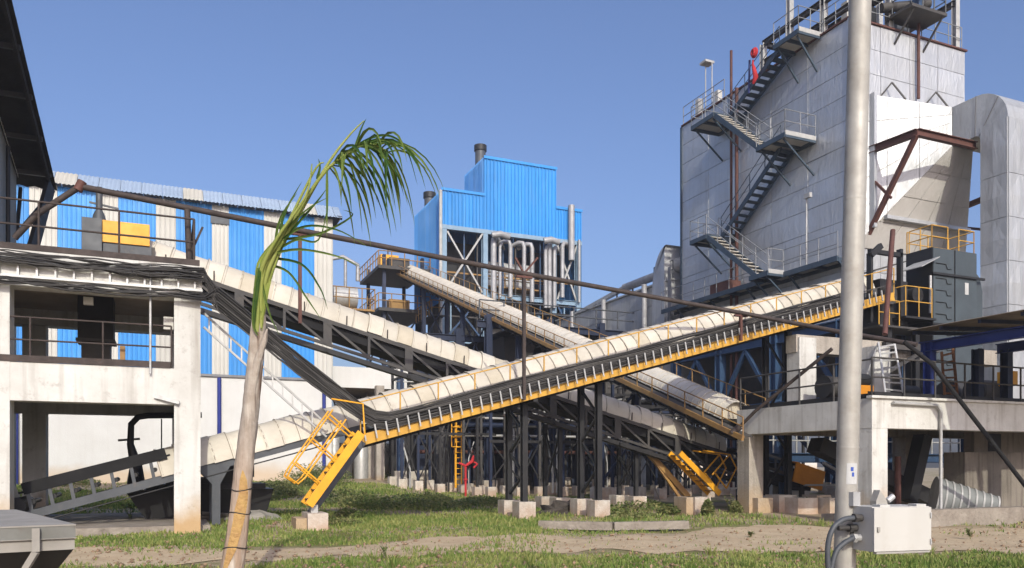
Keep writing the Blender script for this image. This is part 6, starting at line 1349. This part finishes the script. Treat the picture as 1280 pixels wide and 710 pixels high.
# loose blue scrap by the near grass
# ================================================================== VEGETATION
rs = np.random.RandomState(21)
def vnoise(x, y, s, seed):
    r = np.random.RandomState(seed).rand(64, 64); x = x * s; y = y * s; xi = np.floor(x).astype(int); yi = np.floor(y).astype(int); fx = x - xi; fy = y - yi; fx = fx * fx * (3 - 2 * fx); fy = fy * fy * (3 - 2 * fy)
    g = lambda a, b: r[a % 64, b % 64]
    return (g(xi, yi) * (1 - fx) + g(xi + 1, yi) * fx) * (1 - fy) + (g(xi, yi + 1) * (1 - fx) + g(xi + 1, yi + 1) * fx) * fy
def sm(a): a = np.clip(a, 0, 1); return a * a * (3 - 2 * a)
def terr_np(u, v): return np.array([terrain(a, b) for a, b in zip(u, v)])
def grass(n):
    Y = 11.5 + (44 - 11.5) * rs.rand(n) ** 1.75; X = (rs.rand(n) - .5) * 1.4 * Y
    near = 13.4 + 1.9 * sm((X + 6) / 7) - .4 * sm((X - 4) / 6); far = 15.6 + 2.6 * sm((X + 6) / 6) + 3.0 * sm((X - 1) / 6)
    n1 = vnoise(X + 60, Y + 10, .55, 1) * .6 + vnoise(X + 60, Y + 10, 1.7, 2) * .4; n2 = vnoise(X + 80, Y + 30, .35, 5)
    d = np.where(Y < near, .38 + 1.1 * (n1 - .4), 0)
    edge = (Y > near - .3) & (Y < far + .3); d = np.where(edge, np.where((n1 > .66), .2, .008), d)
    strip = (Y >= far) & (Y < far + 4.5); d = np.where(strip & ~edge, np.where(X < 3.5, .62, .26) * (.2 + 1.1 * n1), d)
    back = Y >= far + 4.5; d = np.where(back, np.where(n2 + .35 * n1 > .66, .8, .12), d)
    d = np.where((X > 6) & (Y > near), d * .45, d); d = np.where((Y > 30) & (X > -2.5), d * .25, d)
    keep = rs.rand(n) < d; X, Y, n1 = X[keep], Y[keep], n1[keep]
    u = X * CT + Y * ST; v = -X * ST + Y * CT
    ok = ~(((u > -4.4) & (u < 1.0) & (v > 20.9) & (v < 27.2)) | ((u > 17.8) & (v > 17) & (u < 34)) | ((u > 22) & (v > 15.6)))
    X, Y, n1, u, v = X[ok], Y[ok], n1[ok], u[ok], v[ok]; z = terr_np(u, v); m = len(u)
    h = (.025 + .075 * rs.rand(m) ** 2) * (.5 + .9 * n1) * (1 + .012 * Y) * np.where(Y > 21, 1.35, 1.0); w = .006 + .00055 * Y; a = rs.rand(m) * 2 * np.pi; lean = rs.rand(m) * .7; la = rs.rand(m) * 2 * np.pi
    dx, dy = np.cos(a) * w, np.sin(a) * w; lx, ly = np.cos(la) * lean * h, np.sin(la) * lean * h
    P = np.zeros((m, 5, 3)); P[:, 0] = np.c_[u - dx, v - dy, z - .02]; P[:, 1] = np.c_[u + dx, v + dy, z - .02]; P[:, 2] = np.c_[u + dx * .7 + lx * .4, v + dy * .7 + ly * .4, z + h * .6]; P[:, 3] = np.c_[u - dx * .7 + lx * .4, v - dy * .7 + ly * .4, z + h * .6]; P[:, 4] = np.c_[u + lx, v + ly, z + h]
    return P
def mesh_np(name, P, faces, m, **kw):
    n = len(P); k = P.shape[1]; me = bpy.data.meshes.new(name); me.vertices.add(n * k); me.vertices.foreach_set('co', P.reshape(-1).astype(np.float32))
    li = []; lt = []
    idx = np.concatenate([np.array(f)[None, :] + (np.arange(n) * k)[:, None] for f in faces], axis=1).reshape(-1)
    tot = np.tile(np.array([len(f) for f in faces]), n); st = np.concatenate([[0], np.cumsum(tot)[:-1]])
    me.loops.add(len(idx)); me.loops.foreach_set('vertex_index', idx.astype(np.int32)); me.polygons.add(len(tot)); me.polygons.foreach_set('loop_start', st.astype(np.int32)); me.polygons.foreach_set('loop_total', tot.astype(np.int32))
    me.update(calc_edges=True); me.validate(); me.materials.append(M[m]); return place(name, me, None, **kw)
mesh_np('grass', grass(420000), [(0, 1, 2, 3), (3, 2, 4)], 'grass', label='short patchy green grass on both sides of the dirt track', cat='grass', kind='stuff')

def leaves(centers, n, size, spread, height):
    """leaf quads (folded along the midrib) filling low mounds"""
    c = centers[rs.randint(len(centers), size=n)]; rr = np.sqrt(rs.rand(n)) * c[:, 2]; a = rs.rand(n) * 2 * np.pi
    u = c[:, 0] + np.cos(a) * rr; v = c[:, 1] + np.sin(a) * rr; hh = c[:, 3] * (1 - .6 * (rr / c[:, 2]) ** 2); z = terr_np(u, v) + hh * rs.rand(n) ** .7
    s = size * (.5 + rs.rand(n)); ax = rs.normal(size=(n, 3)); ax[:, 2] *= .45; ax /= np.linalg.norm(ax, axis=1)[:, None]; up = rs.normal(size=(n, 3)) * .5 + np.array([0, 0, 1]); sd = np.cross(ax, up); sd /= np.linalg.norm(sd, axis=1)[:, None]
    o = np.c_[u, v, z]; P = np.zeros((n, 4, 3)); P[:, 0] = o - ax * s[:, None] / 2; P[:, 1] = o + sd * s[:, None] * .28; P[:, 2] = o + ax * s[:, None] / 2; P[:, 3] = o - sd * s[:, None] * .28
    return P
cs = []
for px, y, r, h, k in ((345, 622, 1.6, 1.0, 6), (400, 614, 2.0, 1.0, 9), (445, 628, 1.6, .6, 6), (520, 628, 2.2, .5, 7), (600, 625, 2.0, .35, 5), (340, 606, 2.2, .9, 8), (250, 598, 3, .6, 5), (180, 604, 2, .55, 4), (100, 612, 1.8, .55, 5), (130, 600, 2, .6, 4), (430, 645, .8, .3, 3), (690, 634, .8, .35, 2), (800, 630, 1.4, .45, 4), (850, 636, 1.0, .35, 3), (905, 636, .5, .6, 2), (960, 632, .6, .45, 2), (780, 640, 1, .25, 3), (470, 605, 3, .5, 5), (735, 622, 1.5, .3, 3)):
    for i in range(k):
        p = on_z(px + rs.uniform(-22, 22), y + rs.uniform(-4, 4), 0.15); cs.append((p.x, p.y, r * rs.uniform(.35, .8), h * rs.uniform(.6, 1.2)))
C = np.array(cs); C = C[~((C[:, 0] < 1.4) & (C[:, 1] < 27.6))] if False else C
mesh_np('ground_cover', leaves(C, 75000, .1, 1, 1), [(0, 1, 2), (0, 2, 3)], 'weed', label='leafy green ground cover growing behind the yellow stair and trestles', cat='weeds', kind='stuff')
def weed(px, y, h, n, label, size=.1, seed=0, z=0.0):
    p = on_z(px, y, z); r = np.random.RandomState(seed); t = thing('weed_plant', label, 'plant', p, 'single weeds'); st = MB(); lv = MB()
    for i in range(max(3, n // 9)):
        a = r.rand() * 6.28; q = [p + Vector((math.cos(a) * h * .35 * s * s, math.sin(a) * h * .35 * s * s, h * s * r.uniform(.75, 1.0))) for s in (0, .35, .7, 1)]; st.tube(q, [.008, .007, .005, .003], 5)
        for k in range(9):
            s = .25 + .75 * r.rand(); j = min(2, int(s * 3)); o = q[j].lerp(q[j + 1], s * 3 - j); b = r.rand() * 6.28; d = Vector((math.cos(b), math.sin(b), r.uniform(-.2, .7))).normalized(); sd = d.cross(Vector((0, 0, 1))).normalized(); L = size * r.uniform(.6, 1.3)
            lv.add([o, o + d * L * .5 + sd * L * .26, o + d * L, o + d * L * .5 - sd * L * .26], [(0, 1, 2), (0, 2, 3)])
    st.build('stem', 'weed', t); lv.build('leaves', 'weed', t)
weed(163, 655, .62, 60, 'bushy young weed growing at the plinth edge left of the white column', .13, 1)
weed(482, 700, .3, 36, 'small upright weed on the near edge of the dirt track', .07, 2)
weed(1213, 674, .24, 60, 'low leafy tuft in the bare dirt right of the control box', .1, 3)
weed(938, 672, .14, 50, 'flat green tuft on the dirt left of the pole', .1, 4)
weed(1128, 655, .3, 40, 'weed just above the control box beside the platform column', .1, 5)
weed(1005, 640, .6, 70, 'leafy shrub before the footing blocks under the right platform', .13, 6)
weed(912, 640, .6, 60, 'green shrub at the foot of the bare platform column', .13, 7)
weed(1180, 648, .22, 40, 'grassy tuft along the low kerb wall', .12, 8)

# loose stones and clods on the track and the bare soil
def stones(n):
    Y = 12.5 + 26 * rs.rand(n) ** 1.6; X = (rs.rand(n) - .5) * 1.35 * Y; u = X * CT + Y * ST; v = -X * ST + Y * CT
    ok = ~(((u > -4.4) & (u < 1.0) & (v > 20.3)) | ((u > 17.6) & (v > 16))); u, v = u[ok], v[ok]; m = len(u); z = terr_np(u, v) + .03; r = .008 + .05 * rs.rand(m) ** 5
    P = np.zeros((m, 6, 3)); d = np.array([[1, 0, 0], [0, 1, 0], [-1, 0, 0], [0, -1, 0], [0, 0, .8], [0, 0, -.6]])
    for k in range(6): P[:, k] = np.c_[u, v, z] + d[k] * r[:, None] * (.7 + .6 * rs.rand(m))[:, None] + rs.normal(size=(m, 3)) * r[:, None] * .15
    return P
mesh_np('loose_stones', stones(9000), [(0, 1, 4), (1, 2, 4), (2, 3, 4), (3, 0, 4), (1, 0, 5), (2, 1, 5), (3, 2, 5), (0, 3, 5)], 'earth_pile', label='loose stones and clods scattered over the dirt track and soil', cat='stones', kind='stuff')

def clumps(k, per):
    Y = 12.6 + 14 * rs.rand(k) ** 1.3; X = (rs.rand(k) - .5) * 1.3 * Y
    near = 13.4 + 1.9 * sm((X + 6) / 7) - .4 * sm((X - 4) / 6); far = 15.6 + 2.6 * sm((X + 6) / 6) + 3.0 * sm((X - 1) / 6)
    ok = ((Y < near) | (Y > far)) & ~((X < -7) & (Y > 17.5)); X, Y = X[ok], Y[ok]; u0 = X * CT + Y * ST; v0 = -X * ST + Y * CT
    ok = ~((u0 > 17.4) & (v0 > 15.4)); u0, v0 = u0[ok], v0[ok]; m = len(u0) * per; r = .02 + .16 * rs.rand(len(u0)); hh = .06 + .16 * rs.rand(len(u0)) ** 2
    R_ = np.repeat(r, per); H = np.repeat(hh, per) * (.4 + .8 * rs.rand(m)); a = rs.rand(m) * 6.283; q = np.sqrt(rs.rand(m)) * R_; u = np.repeat(u0, per) + np.cos(a) * q; v = np.repeat(v0, per) + np.sin(a) * q
    z = terr_np(u, v); w = .006 + .006 * rs.rand(m); b = rs.rand(m) * 6.283; dx, dy = np.cos(b) * w, np.sin(b) * w; ln = .2 + .6 * rs.rand(m); lx, ly = np.cos(a) * ln * H, np.sin(a) * ln * H
    P = np.zeros((m, 5, 3)); P[:, 0] = np.c_[u - dx, v - dy, z - .02]; P[:, 1] = np.c_[u + dx, v + dy, z - .02]; P[:, 2] = np.c_[u + dx * .7 + lx * .35, v + dy * .7 + ly * .35, z + H * .6]; P[:, 3] = np.c_[u - dx * .7 + lx * .35, v - dy * .7 + ly * .35, z + H * .6]; P[:, 4] = np.c_[u + lx, v + ly, z + H]
    return P
mesh_np('tall_grass', clumps(300, 40), [(0, 1, 2, 3), (3, 2, 4)], 'grass', label='taller tufts of grass scattered through the short turf', cat='grass', kind='stuff')
